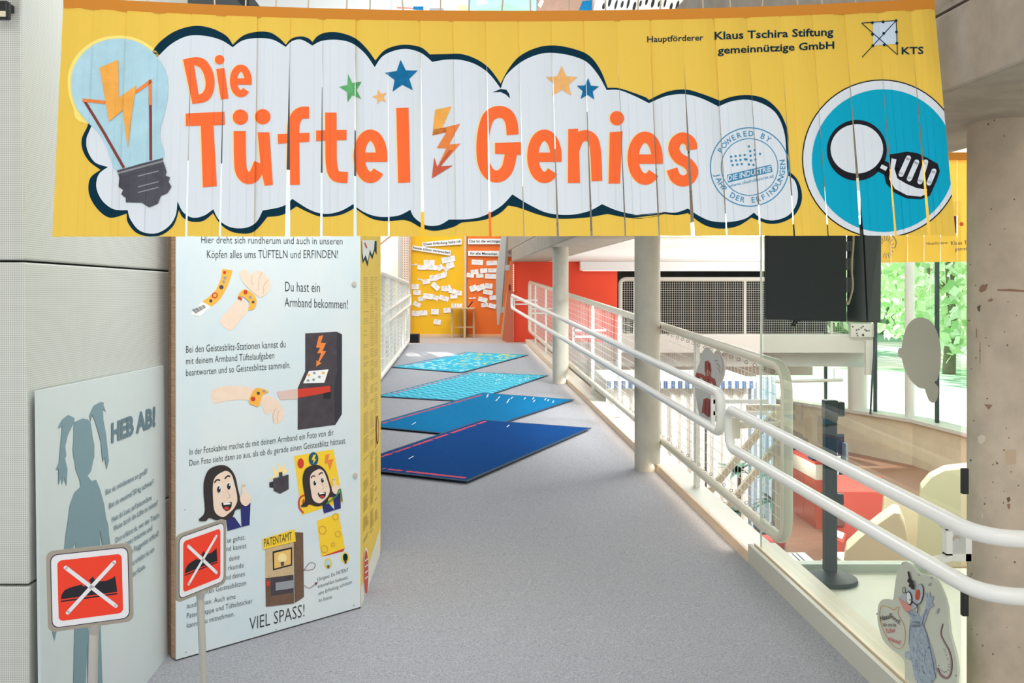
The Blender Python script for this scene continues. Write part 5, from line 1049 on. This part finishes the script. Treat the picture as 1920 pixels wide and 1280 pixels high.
mb = MB(); mb.tube(fillet([at(1598, 400, 5.8), at(1601, 450, 5.8), at(1596, 500, 5.8), at(1600, 540, 5.8), at(1590, 572, 5.8), at(1586, 564, 5.8)], .06), .006, 8); mb.build('cable', mat('cable_cream', (214, 196, 162), .6), t, smooth=True)
# mouse cut-out board
brd = mat('cutout_board', (212, 216, 200), .5, noise=(4, .03)); brd_e = mat('cutout_edge', (232, 226, 196), .5)
MX = 1.655
PM = Plane(R(MX, 3.5, .3), (R(MX, 4, 0)-R(MX, 3, 0)).cross(Vector((0, 0, 1))))
out = [(400, 68), (460, 90), (520, 150), (570, 196), (650, 205), (712, 238), (765, 325), (805, 425), (830, 520), (842, 640), (858, 780), (890, 900), (920, 1020), (935, 1140), (928, 1240), (915, 1400), (900, 1560), (620, 1470), (440, 1390), (410, 1290), (405, 1080), (360, 1010), (270, 940), (190, 850), (147, 720), (133, 600), (145, 500), (180, 450), (240, 440), (288, 450), (300, 380), (318, 240), (345, 135)]
t = thing('cutout_figure', 'cut-out board of a waving grey rodent in glasses beside a speech bubble, at the glass', 'cut-out', PM.pt(Z8((600, 1380))))
sm = catmull([Z8(p) for p in out], True, 4); mb = MB(); nn = PM.n*-.008
pts = [PM.pt(p) for p in sm]; mb.prism(pts, nn); bd = mb.build('board', brd, t)
fur = mat('print_fur', (172, 186, 200), .7, noise=(60, .25)); furl = mat('print_fur_line', (62, 70, 86), .7); nose = mat('print_nose_pink', (222, 160, 148), .7, noise=(60, .1)); tailc = mat('print_tail', (168, 132, 132), .7); ear = mat('print_ear_red', (206, 88, 62), .7); obub = mat('print_bubble_orange', (222, 160, 80), .7)
A = Art(); A.T = Z8
A.poly([(470, 690), (520, 660), (590, 680), (620, 760), (660, 860), (700, 980), (722, 1080), (725, 1180), (690, 1270), (560, 1300), (510, 1210), (485, 1100), (462, 960), (455, 820)], fur, 2, smooth=True)
A.poly([(450, 580), (500, 560), (552, 590), (590, 680), (560, 720), (480, 720), (478, 640)], fur, 2, smooth=True)
A.poly([(570, 640), (600, 580), (622, 520), (625, 440), (618, 385), (632, 378), (645, 425), (655, 380), (668, 370), (672, 425), (690, 405), (705, 425), (690, 470), (705, 510), (660, 540), (640, 600), (600, 710), (575, 700)], fur, 3, smooth=True)
A.poly([(420, 1030), (414, 985), (430, 965), (458, 970), (475, 1020), (462, 1050), (440, 1030)], fur, 3, smooth=True)
r = random.Random(8)
for k in range(150):
    y = r.uniform(720, 1270); cx = 545+(y-720)*.13; wd = 70+(y-720)*.1; x = cx+r.uniform(-1, 1)*wd; A.stroke([(x, y), (x+r.uniform(-4, 10), y+r.uniform(14, 30))], 3, furl if r.random() < .5 else mat('print_fur_light', (186, 198, 208), .7), 4, w2=.6)
for k in range(26):
    f = k/25; x = 600+125*f**.7; y = 700+520*f; A.stroke([(x-6, y-12), (x+8, y+16)], 5, furl, 5, w2=1)
A.stroke([(478, 640), (462, 780), (458, 900)], 3, furl, 5, smooth=True)
A.poly([(355, 428), (400, 395), (440, 360), (480, 335), (530, 360), (560, 430), (545, 500), (500, 545), (440, 562), (405, 530), (375, 470)], mat('print_fur_pale', (190, 198, 206), .7), 5, smooth=True)
A.poly([(355, 428), (385, 440), (430, 470), (480, 500), (490, 540), (440, 565), (405, 535), (375, 475)], nose, 6, smooth=True)
A.ell(566, 390, 40, 102, furl, 6, rot=.12); A.ell(566, 390, 36, 98, mat('print_fur_pale', (190, 198, 206), .7), 7, rot=.12); A.ell(554, 398, 24, 56, ear, 8, rot=.1)
A.poly([(448, 170), (462, 230), (445, 262), (470, 285), (460, 310), (500, 345), (520, 335), (505, 270), (480, 230), (466, 160)], hair, 8)
A.ell(468, 432, 30, 70, ink, 9, rot=-.1); A.ell(467, 432, 23, 60, paper, 10, rot=-.1); A.ell(482, 448, 5, 9, ink, 11, n=12); A.ring(418, 352, 14, 30, 6, ink, 9); A.stroke([(430, 372), (450, 380)], 7, ink, 9); A.stroke([(490, 462), (530, 490), (556, 520), (552, 580)], 9, ink, 9, smooth=True); A.stroke([(440, 562), (490, 590), (545, 612)], 4, furl, 9, smooth=True); A.ring(512, 292, 16, 34, 5, furl, 7)
A.stroke([(640, 540), (612, 600), (590, 700)], 4, furl, 6)
A.stroke([(735, 1130), (770, 1200), (830, 1230), (870, 1180), (878, 1060), (850, 950), (800, 860), (772, 780), (792, 688)], 24, furl, 2, smooth=True, w2=14); A.stroke([(735, 1130), (770, 1200), (830, 1230), (870, 1180), (878, 1060), (850, 950), (800, 860), (772, 780), (792, 688)], 18, tailc, 3, smooth=True, w2=10)
for k, a0 in enumerate(((812, 945), (822, 970), (833, 1000), (848, 1040), (858, 1095), (858, 1120), (850, 1150), (830, 1168), (810, 1172), (790, 1160), (770, 1140), (755, 1105))): A.stroke([(a0[0]-7, a0[1]-5), (a0[0]+6, a0[1]+5)], 5, furl, 4)
bub = [(200, 508), (260, 525), (300, 550), (330, 528), (357, 520), (345, 590), (400, 690), (418, 800), (400, 900), (350, 935), (280, 890), (220, 800), (175, 690), (158, 590), (170, 530)]
sb = catmull(bub, True, 4); A.stroke(sb+[sb[0]], 5, obub, 3)
A.text('Haaall', (168, 660), (276, 632), 52, ink, 4, .006); A.text('looo!', (282, 634), (366, 698), 52, ink, 4, .006); A.text('Wir sind die', (192, 716), (328, 716), 36, ink, 4, 0.0); A.text('Tüftel-', (222, 786), (322, 770), 46, dash_r, 4, .004); A.text('mäuse!', (252, 852), (374, 896), 44, dash_r, 4, .004)
for p in ([(650, 300), (668, 285), (684, 292)], [(652, 312), (668, 300), (682, 306)], [(735, 590), (752, 570), (760, 535)], [(724, 578), (740, 560), (748, 530)]): A.stroke(p, 4, furl, 3, smooth=True)
for x, y in ((388, 85), (555, 200), (680, 232), (134, 590), (928, 1205)): A.poly([(x-8, y-8), (x+8, y-6), (x+6, y+8), (x-7, y+6)], pgrey, 3)
A.put('print', PM.pt, bd)
# red figure cut-out hung in the mesh
PL = Plane(R(1.676, 6, .5), (R(1.676, 7, 0)-R(1.676, 6, 0)).cross(Vector((0, 0, 1))))
Zl = Z(1200, 600, 4.267)
t = thing('cutout_figure', 'grey cut-out with a red brown long-armed figure hung in the railing mesh', 'cut-out', PL.pt(Zl((560, 800))))
sm = catmull([Zl(p) for p in ((540, 218), (565, 240), (588, 268), (602, 248), (630, 246), (660, 300), (678, 380), (662, 470), (636, 520), (632, 640), (612, 780), (600, 812), (545, 800), (485, 780), (450, 640), (438, 520), (446, 420), (480, 330), (500, 250))], True, 4)
mb = MB(); mb.prism([PL.pt(p) for p in sm], PL.n*-.006); bd = mb.build('board', mat('cutout_grey', (208, 208, 202), .5), t)
rb = mat('print_red_brown', (170, 74, 58), .6, noise=(40, .3)); rb2 = mat('print_deep_red', (120, 40, 40), .6)
A = Art(); A.T = Zl
A.poly([(520, 330), (545, 322), (565, 345), (572, 400), (565, 440), (575, 460), (600, 470), (615, 540), (625, 598), (600, 590), (590, 520), (570, 490), (560, 570), (540, 575), (515, 540), (510, 480), (485, 450), (480, 500), (460, 505), (445, 440), (455, 420), (500, 430), (525, 450), (518, 400)], rb, 2)
A.poly([(510, 630), (540, 622), (575, 640), (580, 720), (600, 720), (592, 770), (545, 775), (510, 740), (495, 745), (500, 700)], rb, 2); A.ell(545, 420, 16, 26, mat('print_salmon', (222, 160, 130), .6), 3)
for p in ([(530, 350), (540, 440)], [(556, 350), (552, 440)], [(525, 480), (530, 560)], [(548, 470), (548, 560)], [(525, 640), (530, 760)], [(555, 640), (552, 765)]): A.stroke(p, 6, rb2, 4)
for p in ([(600, 325), (615, 318), (625, 330)], [(610, 345), (635, 360), (640, 380)], [(618, 380), (636, 400), (642, 425)]): A.stroke(p, 3, furl, 3, smooth=True)
A.stroke([(600, 262), (640, 270), (664, 360), (655, 440)], 3, nose, 3, smooth=True)
A.put('print', PL.pt, bd)
# grey cut-out on the window
OD = 15.6
t = thing('oval_cutout', 'plain grey back of an oval cut-out hanging before the window by the big column', 'cut-out', at(1728, 755, OD))
o_ = [(1722, 595), (1745, 602), (1758, 625), (1764, 655), (1763, 690), (1757, 712), (1752, 716), (1760, 728), (1757, 748), (1750, 755), (1742, 750), (1736, 735), (1734, 729), (1722, 726), (1706, 710), (1695, 688), (1691, 672), (1685, 668), (1684, 658), (1687, 652), (1691, 651), (1694, 632), (1704, 607)]
sm = catmull(o_, True, 4); mb = MB(); mb.prism([at(p[0], p[1], OD) for p in sm], (0, .012, 0)); mb.build('board', mat('cutout_dark', (140, 136, 128), .6), t)
mb = MB()
for px, py in ((1712, 600), (1745, 605)): p = at(px, py, OD+.006); mb.tube([p, (p.x, OD+.006, 3.32)], .003, 5)
mb.build('wire', wire, t)
# belt stanchion on the platform
p = at(1556, 1090, 5.53); sx_, sy_ = p.x, 5.53
t = thing('belt_stanchion', 'dark green belt post with a round foot on the pale platform', 'stanchion', (sx_, sy_, 0))
st = mat('stanchion_green', (38, 60, 62), .5)
mb = MB(); mb.lathe((sx_, sy_, 0), [(.148, 0), (.15, .012), (.145, .025), (.10, .045), (.05, .06), (.04, .065)], 40); mb.build('foot', st, t, smooth=True)
mb = MB(); mb.box((sx_-.033, sy_-.033, .055), (sx_+.033, sy_+.033, .96)); mb.build('post', st, t, bevel=.008)
mb = MB(); mb.box((sx_-.036, sy_-.036, .9), (sx_+.036, sy_+.036, 1.01)); mb.box((sx_+.036, sy_-.03, .92), (sx_+.075, sy_+.03, 1.0)); mb.build('belt_head', mat('stanchion_head', (48, 56, 58), .4), t, bevel=.006)
mb = MB(); mb.box((sx_-.035, sy_-.035, .42), (sx_+.035, sy_+.035, .50)); mb.box((sx_+.035, sy_-.028, .43), (sx_+.07, sy_+.028, .49)); mb.build('lower_cassette', st, t, bevel=.005)
# curtained booth below the gallery
t = thing('curtained_booth', 'white curtained booth with a flat roof in the lower hall behind the mesh railing', 'booth', (1.9, 10.6, HALL))
bt = at(1180, 713, 10).z
mb = MB(); mb.box((.95, 10.0, bt-.01), (at(1420, 713, 10).x, 11.4, bt+.0)); mb.build('roof', white, t)
mb = MB(); a = at(1170, 728, 9.99); b = at(1416, 714, 9.99); mb.box((.95, 9.985, a.z), (b.x, 10.0, b.z)); mb.build('fascia_band', pattern_mat('blue_band', (60, 84, 116), (190, 204, 212), 'bands', 14, .6, .2), t)
def curtain(x0, x1, y, z0, z1, wl, amp, m, nm, par):
    mb = MB(); n = int((x1-x0)/wl*8)
    for i in range(n+1):
        x = x0+(x1-x0)*i/n; yy = y+amp*math.sin(6.283*(x-x0)/wl)+amp*.5*math.sin(6.283*(x-x0)/wl*.37+1)
        mb.v += [Vector((x, yy, z0)), Vector((x, yy, z1))]
    for i in range(n): mb.f.append((2*i, 2*i+2, 2*i+3, 2*i+1)); mb.m.append(0)
    return mb.build(nm, m, par, smooth=True)
cw = mat('curtain_white', (236, 232, 222), .8, transl=.15); cg = mat('curtain_grey', (188, 202, 210), .7, transl=.2)
for x0, x1 in ((.95, 1.42), (1.44, 1.95), (1.97, at(1405, 0, 10).x)): curtain(x0, x1, 10.06, HALL, bt-.02, .1, .013, cw, 'curtain', t)
xe = at(1405, 0, 10).x; curtain(xe, at(1462, 0, 10).x, 10.12, HALL, bt+.03, .06, .02, cg, 'strip_curtain', t)
mb = MB(); mb.box((xe, 10.2, HALL), (xe+.03, 11.35, bt-.01)); mb.box((.95, 11.3, HALL), (xe, 11.33, bt-.01)); mb.build('rear_sheet', white, t)
# bracing below the ramp side
t = thing('bracing_frame', 'cream steel bracing of two sloping bars behind the railing mesh', 'frame', at(1350, 960, 8.2))
cr_ = mat('bracing_cream', (206, 196, 168), .5)
for p, q in (((1285, 975), (1452, 775)), ((1335, 985), (1462, 828))):
    mb = MB(); a, b = at(*p, 8.2), at(*q, 8.2); d_ = (a-b).normalized(); a = a+d_*max(0, (a.z-HALL)/max(1e-3, -d_.z)); mb.bar(a, b, .06, .05); mb.build('brace', cr_, t)
mb = MB(); a = at(1458, 640, 8.25); mb.box((a.x-.03, 8.22, HALL), (a.x+.03, 8.28, at(1305, 760, 8.25).z)); mb.build('upright', cr_, t)
mb = MB(); a, b = at(1400, 764, 8.25), at(1462, 764, 8.25); mb.bar(a, b, .05, .05); a, b = at(1350, 800, 8.25), at(1462, 795, 8.25); mb.bar(a, b, .04, .04); mb.build('crossbar', cr_, t)
# plants
pot_m = mat('plant_pot', (226, 222, 210), .5); lf1 = mat('dracaena_green', (38, 86, 66), .55, noise=(6, .3)); stem_m = mat('plant_stem', (120, 110, 84), .8)
def plant(px, py, d, n, L, label, seed, zt):
    r = random.Random(seed); c = at(px, py, d); t = thing('potted_dracaena', label, 'plant', (c.x, d, HALL), 'potted plants in the lower hall')
    mb = MB(); mb.lathe((c.x, d, HALL), [(.12, 0), (.16, .3), (.15, .3), (.14, .26)], 24); mb.build('pot', pot_m, t, smooth=True)
    mb = MB(); mb.tube([(c.x, d, HALL+.25), (c.x+.01, d, c.z)], .018, 8); mb.build('stem', stem_m, t)
    for q, zz in enumerate(zt):
        for k in range(n):
            a = r.uniform(0, 6.283); up = r.uniform(.1, 1.1); l = L*r.uniform(.7, 1.1); p0 = Vector((c.x, d, zz)); dr = Vector((math.cos(a), math.sin(a), up)).normalized(); sd = dr.cross(Vector((0, 0, 1))).normalized(); pts = []
            for s in range(6): f = s/5; pts.append((p0+dr*l*f-Vector((0, 0, l*.35*f*f)), .023*math.sin(math.pi*min(1, f*.8+.18))))
            mb = MB()
            for s in range(5):
                (p, w), (p2, w2) = pts[s], pts[s+1]; mb.face([p-sd*w, p+sd*w+Vector((0, 0, .003)), p2+sd*w2+Vector((0, 0, .003)), p2-sd*w2])
            mb.build('leaf', lf1, t, smooth=True)
plant(1384, 880, 8.6, 24, .24, 'spiky green plant showing between the two sloping braces', 3, (at(1384, 885, 8.6).z, at(1384, 962, 8.6).z))
plant(1450, 900, 9.62, 14, .24, 'spiky potted plant in front of the grey strip curtain', 6, (at(1450, 890, 9.62).z, at(1450, 940, 9.62).z))
# bin and red stool
t = thing('waste_bin', 'grey box bin in the lower hall at the end of the mesh railing', 'bin', (at(1455, 0, 8.9).x, 8.9, HALL))
a, b = at(1430, 1040, 8.8), at(1475, 1003, 8.8); mb = MB(); mb.box((a.x, 8.8, HALL), (b.x, 9.1, b.z)); mb.build('bin_body', mat('bin_grey', (140, 152, 160), .5), t, bevel=.01); mb = MB(); mb.box((a.x-.01, 8.79, b.z), (b.x+.01, 9.11, b.z+.03)); mb.build('lid', mat('bin_lid', (70, 80, 86), .5), t, bevel=.008)
t = thing('red_stool', 'low red stool beside the grey bin', 'stool', (at(1450, 0, 8.3).x, 8.3, HALL)); rs = mat('stool_red', (206, 66, 54), .45)
a, b = at(1436, 1018, 8.3), at(1466, 1010, 8.3); mb = MB(); mb.box((a.x, 8.2, a.z), (b.x, 8.45, b.z)); mb.build('seat', rs, t, bevel=.006)
for x in (a.x+.015, b.x-.015):
    for y in (8.22, 8.43): mb = MB(); mb.box((x-.012, y-.012, HALL), (x+.012, y+.012, a.z)); mb.build('leg', rs, t)
# orange counter cabinets
oc = mat('cabinet_orange', (212, 96, 58), .45); ctop = mat('counter_white', (236, 226, 206), .4)
CD = 13.2
t = thing('orange_cabinet', 'orange cabinet run with a pale top band, behind the belt post', 'cabinet', (at(1500, 0, CD).x, CD+.3, HALL))
zt = at(1500, 864, CD).z; zb_ = at(1500, 897, CD).z
Q0, Q1 = Vector((at(1466, 0, 14.6).x, 14.6, 0)), Vector((at(1531, 0, 13.1).x, 13.1, 0))
def run(mb, a, b, off, dep, z0, z1):
    q0, q1 = Q0.lerp(Q1, a), Q0.lerp(Q1, b); return mb.hexa([(q.x+o_, q.y, z) for z in (z0, z1) for q, o_ in ((q0, off), (q1, off), (q1, dep), (q0, dep))])
run(MB(), 0, 1, 0, .28, HALL, zb_).build('body', oc, t); run(MB(), 0, 1, -.01, .28, zb_, zt-.03).build('upper_band', ctop, t); run(MB(), 0, 1, -.02, .3, zt-.03, zt).build('counter_top', mat('counter_red', (220, 84, 60), .45), t)
for k in range(3): run(MB(), k/3+.01, (k+1)/3-.01, -.012, 0, HALL+.08, zb_-.01).build('door', oc, t, bevel=.003)
for k, (px, py, w, h, m, lab) in enumerate(((1484, 858, .1, .05, mat('tool_dark', (52, 46, 60), .5), 'dark tool lying on the orange cabinet top'), (1512, 856, .14, .09, mat('tool_teal', (30, 64, 74), .5), 'dark teal machine part on the orange cabinet top'))):
    c = Q0.lerp(Q1, .25 if k == 0 else .85)+Vector((.13, 0, 0)); mb = MB(); mb.box((c.x-w, c.y-.1, zt), (c.x+w, c.y+.1, zt+h)); mb.box((c.x-w*.5, c.y-.05, zt+h), (c.x+w*.3, c.y+.05, zt+h*1.6)); tag(mb.build('workshop_tool', m, None, bevel=.01), lab, 'tool', 'tools on the counter')
mb = MB(); a, b = at(1478, 842, 15.2), at(1500, 835, 15.2); mb.box((a.x-.3, 15.2, HALL), (b.x, 15.6, b.z)); tag(mb.build('red_chest', mat('chest_red', (224, 80, 62), .45), None, bevel=.01), 'red topped chest behind the orange cabinets', 'chest')
# tool rack, red console with its small panel
t = thing('tool_rack', 'dark tool rack with hanging tools behind the belt post', 'rack', (at(1575, 0, 12.6).x, 12.7, HALL)); a, b = at(1555, 950, 12.6), at(1588, 816, 12.6)
mb = MB(); mb.box((a.x, 12.7, HALL), (b.x, 12.76, b.z)); mb.build('back_panel', mat('rack_black', (36, 34, 46), .5), t); mb = MB(); mb.box((b.x-.03, 12.55, HALL), (b.x, 12.78, b.z-.1)); mb.build('side_post', mat('rack_grey', (130, 140, 146), .4), t)
for k, (px, py, m) in enumerate(((1562, 838, mat('tool_yellow', (226, 186, 30), .5)), (1566, 854, steel), (1572, 862, steel), (1568, 890, mat('tool_white', (214, 210, 200), .5)), (1566, 902, mat('tool_white', (214, 210, 200), .5)))):
    c = at(px, py, 12.66); mb = MB(); mb.box((c.x-.03, 12.64, c.z-.05), (c.x+.03, 12.7, c.z+.05)); mb.build('tool', m, t, bevel=.01)
rc = mat('console_red', (188, 74, 60), .5)
t = thing('red_console', 'large rounded red exhibit console in the lower hall right of the belt post', 'exhibit console', (at(1610, 0, 10.2).x, 10.5, HALL))
d = 10.3; prof = [(1554, 922), (1568, 919), (1655, 920), (1662, 940), (1676, 975), (1648, 1000), (1600, 1024), (1594, 1040), (1554, 1040)]
pts = [at(*p, d) for p in prof]; pts[-1].z = HALL; pts[-2].z = HALL; mb = MB(); mb.prism(pts, (.31, .9, 0)); mb.build('housing', rc, t, bevel=.03)
mb = MB(); a, b = at(1568, 985, d-.02), at(1584, 948, d-.02); mb.box((a.x, d-.02, a.z), (b.x, d, b.z)); mb.build('dark_window', mat('console_window', (112, 74, 70), .3), t)
p = [at(1556, 1004, d-.3), at(1582, 1016, d-.3), at(1588, 1000, d-.05), at(1562, 990, d-.05)]; mb = MB(); mb.hexa([(q.x, q.y, HALL) for q in p]+p); mb.build('control_desk', rc, t, bevel=.01)
q4 = [p[0].lerp(p[2], .15), p[1].lerp(p[3], .15), p[2].lerp(p[0], .15), p[3].lerp(p[1], .15)]; mb = MB(); mb.prism([v+Vector((0, -.004, .006)) for v in q4], (0, 0, .004)); mb.build('control_plate', mat('plate_pale', (232, 222, 206), .4), t)
# cream benches and screens
cb = mat('bench_cream', (208, 194, 160), .55, noise=(2, .05)); cb2 = mat('bench_edge', (240, 230, 206), .5)
def slabthing(nm, px, d, th, label, cat, m=cb, edge=True):
    t = thing(nm, label, cat, Vector((at(*px[0], d).x, d, HALL))); pts = [at(*p, d) for p in px]
    zmin = min(pts, key=lambda v: v.z).z
    mb = MB(); mb.prism(pts, (th*.35, th, 0)); mb.build('panel', m, t, bevel=.012)
    if edge:
        mb = MB(); xs = [v.x for v in pts if v.z < zmin+.2]; mb.box((min(xs)+.01, d+.01, HALL), (max(xs)-.01, d+th-.01, zmin+.03)); mb.build('foot_plinth', cb2, t)
    return t
slabthing('curved_bench', [(1580, 1060), (1586, 1032), (1612, 1008), (1650, 978), (1676, 960), (1688, 962), (1698, 985), (1712, 1060)], 8.6, .35, 'cream sloping bench end standing in front of the red console', 'bench')
slabthing('curved_partition', [(1650, 1000), (1658, 932), (1668, 922), (1700, 930), (1725, 950), (1745, 1000), (1745, 1065)], 9.6, .25, 'cream curved partition behind the bench end', 'partition')
slabthing('curved_partition', [(1720, 1065), (1728, 915), (1745, 895), (1775, 880), (1850, 872), (1850, 1065)], 9.0, .25, 'tall greenish cream partition rising beside the big concrete column', 'partition', mat('partition_olive', (186, 184, 148), .55))
t = thing('slotted_bench', 'low pale bench with dark slots behind the kickboard', 'bench', (at(1500, 0, 7.2).x, 7.3, HALL)); a, b = at(1476, 1060, 7.2), at(1516, 1042, 7.5)
mb = MB(); mb.box((a.x, 7.2, b.z-.04), (b.x, 7.6, b.z)); tp = mb.build('slatted_top', white, t)
mb = MB(); 
for k in range(5): x = a.x+.03+k*.035; mb.box((x, 7.22, b.z), (x+.009, 7.58, b.z+.002))
mb.build('slot_pattern', ink, t); mb = MB(); mb.box((a.x+.02, 7.25, HALL), (b.x-.02, 7.55, b.z-.04)); mb.build('base', mat('bench_grey', (206, 204, 200), .5), t)
t = thing('white_pennant', 'small white folded card standing between the belt post and the bench end', 'card', (at(1563, 0, 8.0).x, 8.0, HALL)); mb = MB(); p = [at(1558, 1058, 8.0), at(1572, 1058, 8.0), at(1566, 1028, 8.0)]; mb.prism(p, (.01, .08, 0)); mb.build('card', paper, t); mb = MB(); mb.box((p[0].x-.03, 7.95, HALL), (p[1].x+.03, 8.15, p[0].z)); mb.build('pedestal', cb2, t)
# hanging odds and ends at the gallery end
mb = MB(); a, b = at(1594, 630, 19.1), at(1642, 606, 19.1); mb.box((a.x, 19.05, LZ+.01), (b.x, 19.16, b.z)); t = tag(mb.build('gallery_box', mat('box_offwhite', (232, 232, 226), .5), None), 'off-white equipment box fixed at the end of the gallery railing', 'box')
mb = MB(); r = random.Random(3)
for k in range(14): c = Vector((r.uniform(a.x+.03, b.x-.15), 19.048, r.uniform(LZ+.03, b.z-.03))); mb.box(c-Vector((.012, .004, .012)), c+Vector((.014, .002, .012)))
mb.build('fitting', mat('fitting_grey', (90, 84, 76), .5), t)
t = thing('wall_lamp_pole', 'slim dark pole with a pale lamp box hanging at the window end of the gallery', 'lamp', at(1637, 775, 18.8)); mb = MB(); mb.tube([at(1642, 632, 18.8), at(1636, 700, 18.8), at(1632, 776, 18.8)], .02, 8); mb.build('pole', mat('pole_dark', (70, 86, 90), .5), t); mb = MB(); a, b = at(1624, 703, 18.85), at(1637, 638, 18.85); mb.box((a.x, 18.85, a.z), (b.x, 18.95, b.z)); mb.build('lamp_box', white, t)
A = MB(); a = at(1500, 711, 17.5)
mb = MB(); mb.tube([at(1440, 716, 19.0), at(1580, 712, 19.0)], .03, 8); [mb.tube([at(x, 714, 19.0), (at(x, 714, 19.0).x, 19.0, .17 if False else at(x, 690, 19.0).z)], .008, 6) for x in (1470, 1564)]
tag(mb.build('hanging_rail', white, None), 'thin white rail hanging below the gallery beam', 'rail')
# corner lamp at the upper left
t = thing('wall_spotlight', 'black spotlight at the top of the perforated wall', 'lamp', at(5, 36, 2.74)); a, b = at(-14, 35, 2.74), at(14, 0, 2.74); mb = MB(); mb.box((a.x, 2.74, a.z), (b.x, 2.765, b.z)); mb.build('housing', black, t, bevel=.006); mb = MB(); mb.box((a.x+.005, 2.736, a.z+.005), (b.x-.005, 2.74, a.z+.02)); mb.build('lens_bar', mat('lamp_cream', (230, 220, 190), .4), t); mb = MB(); mb.box((a.x+.01, 2.765, b.z-.02), (a.x+.03, 2.8, b.z)); mb.build('mount', black, t)
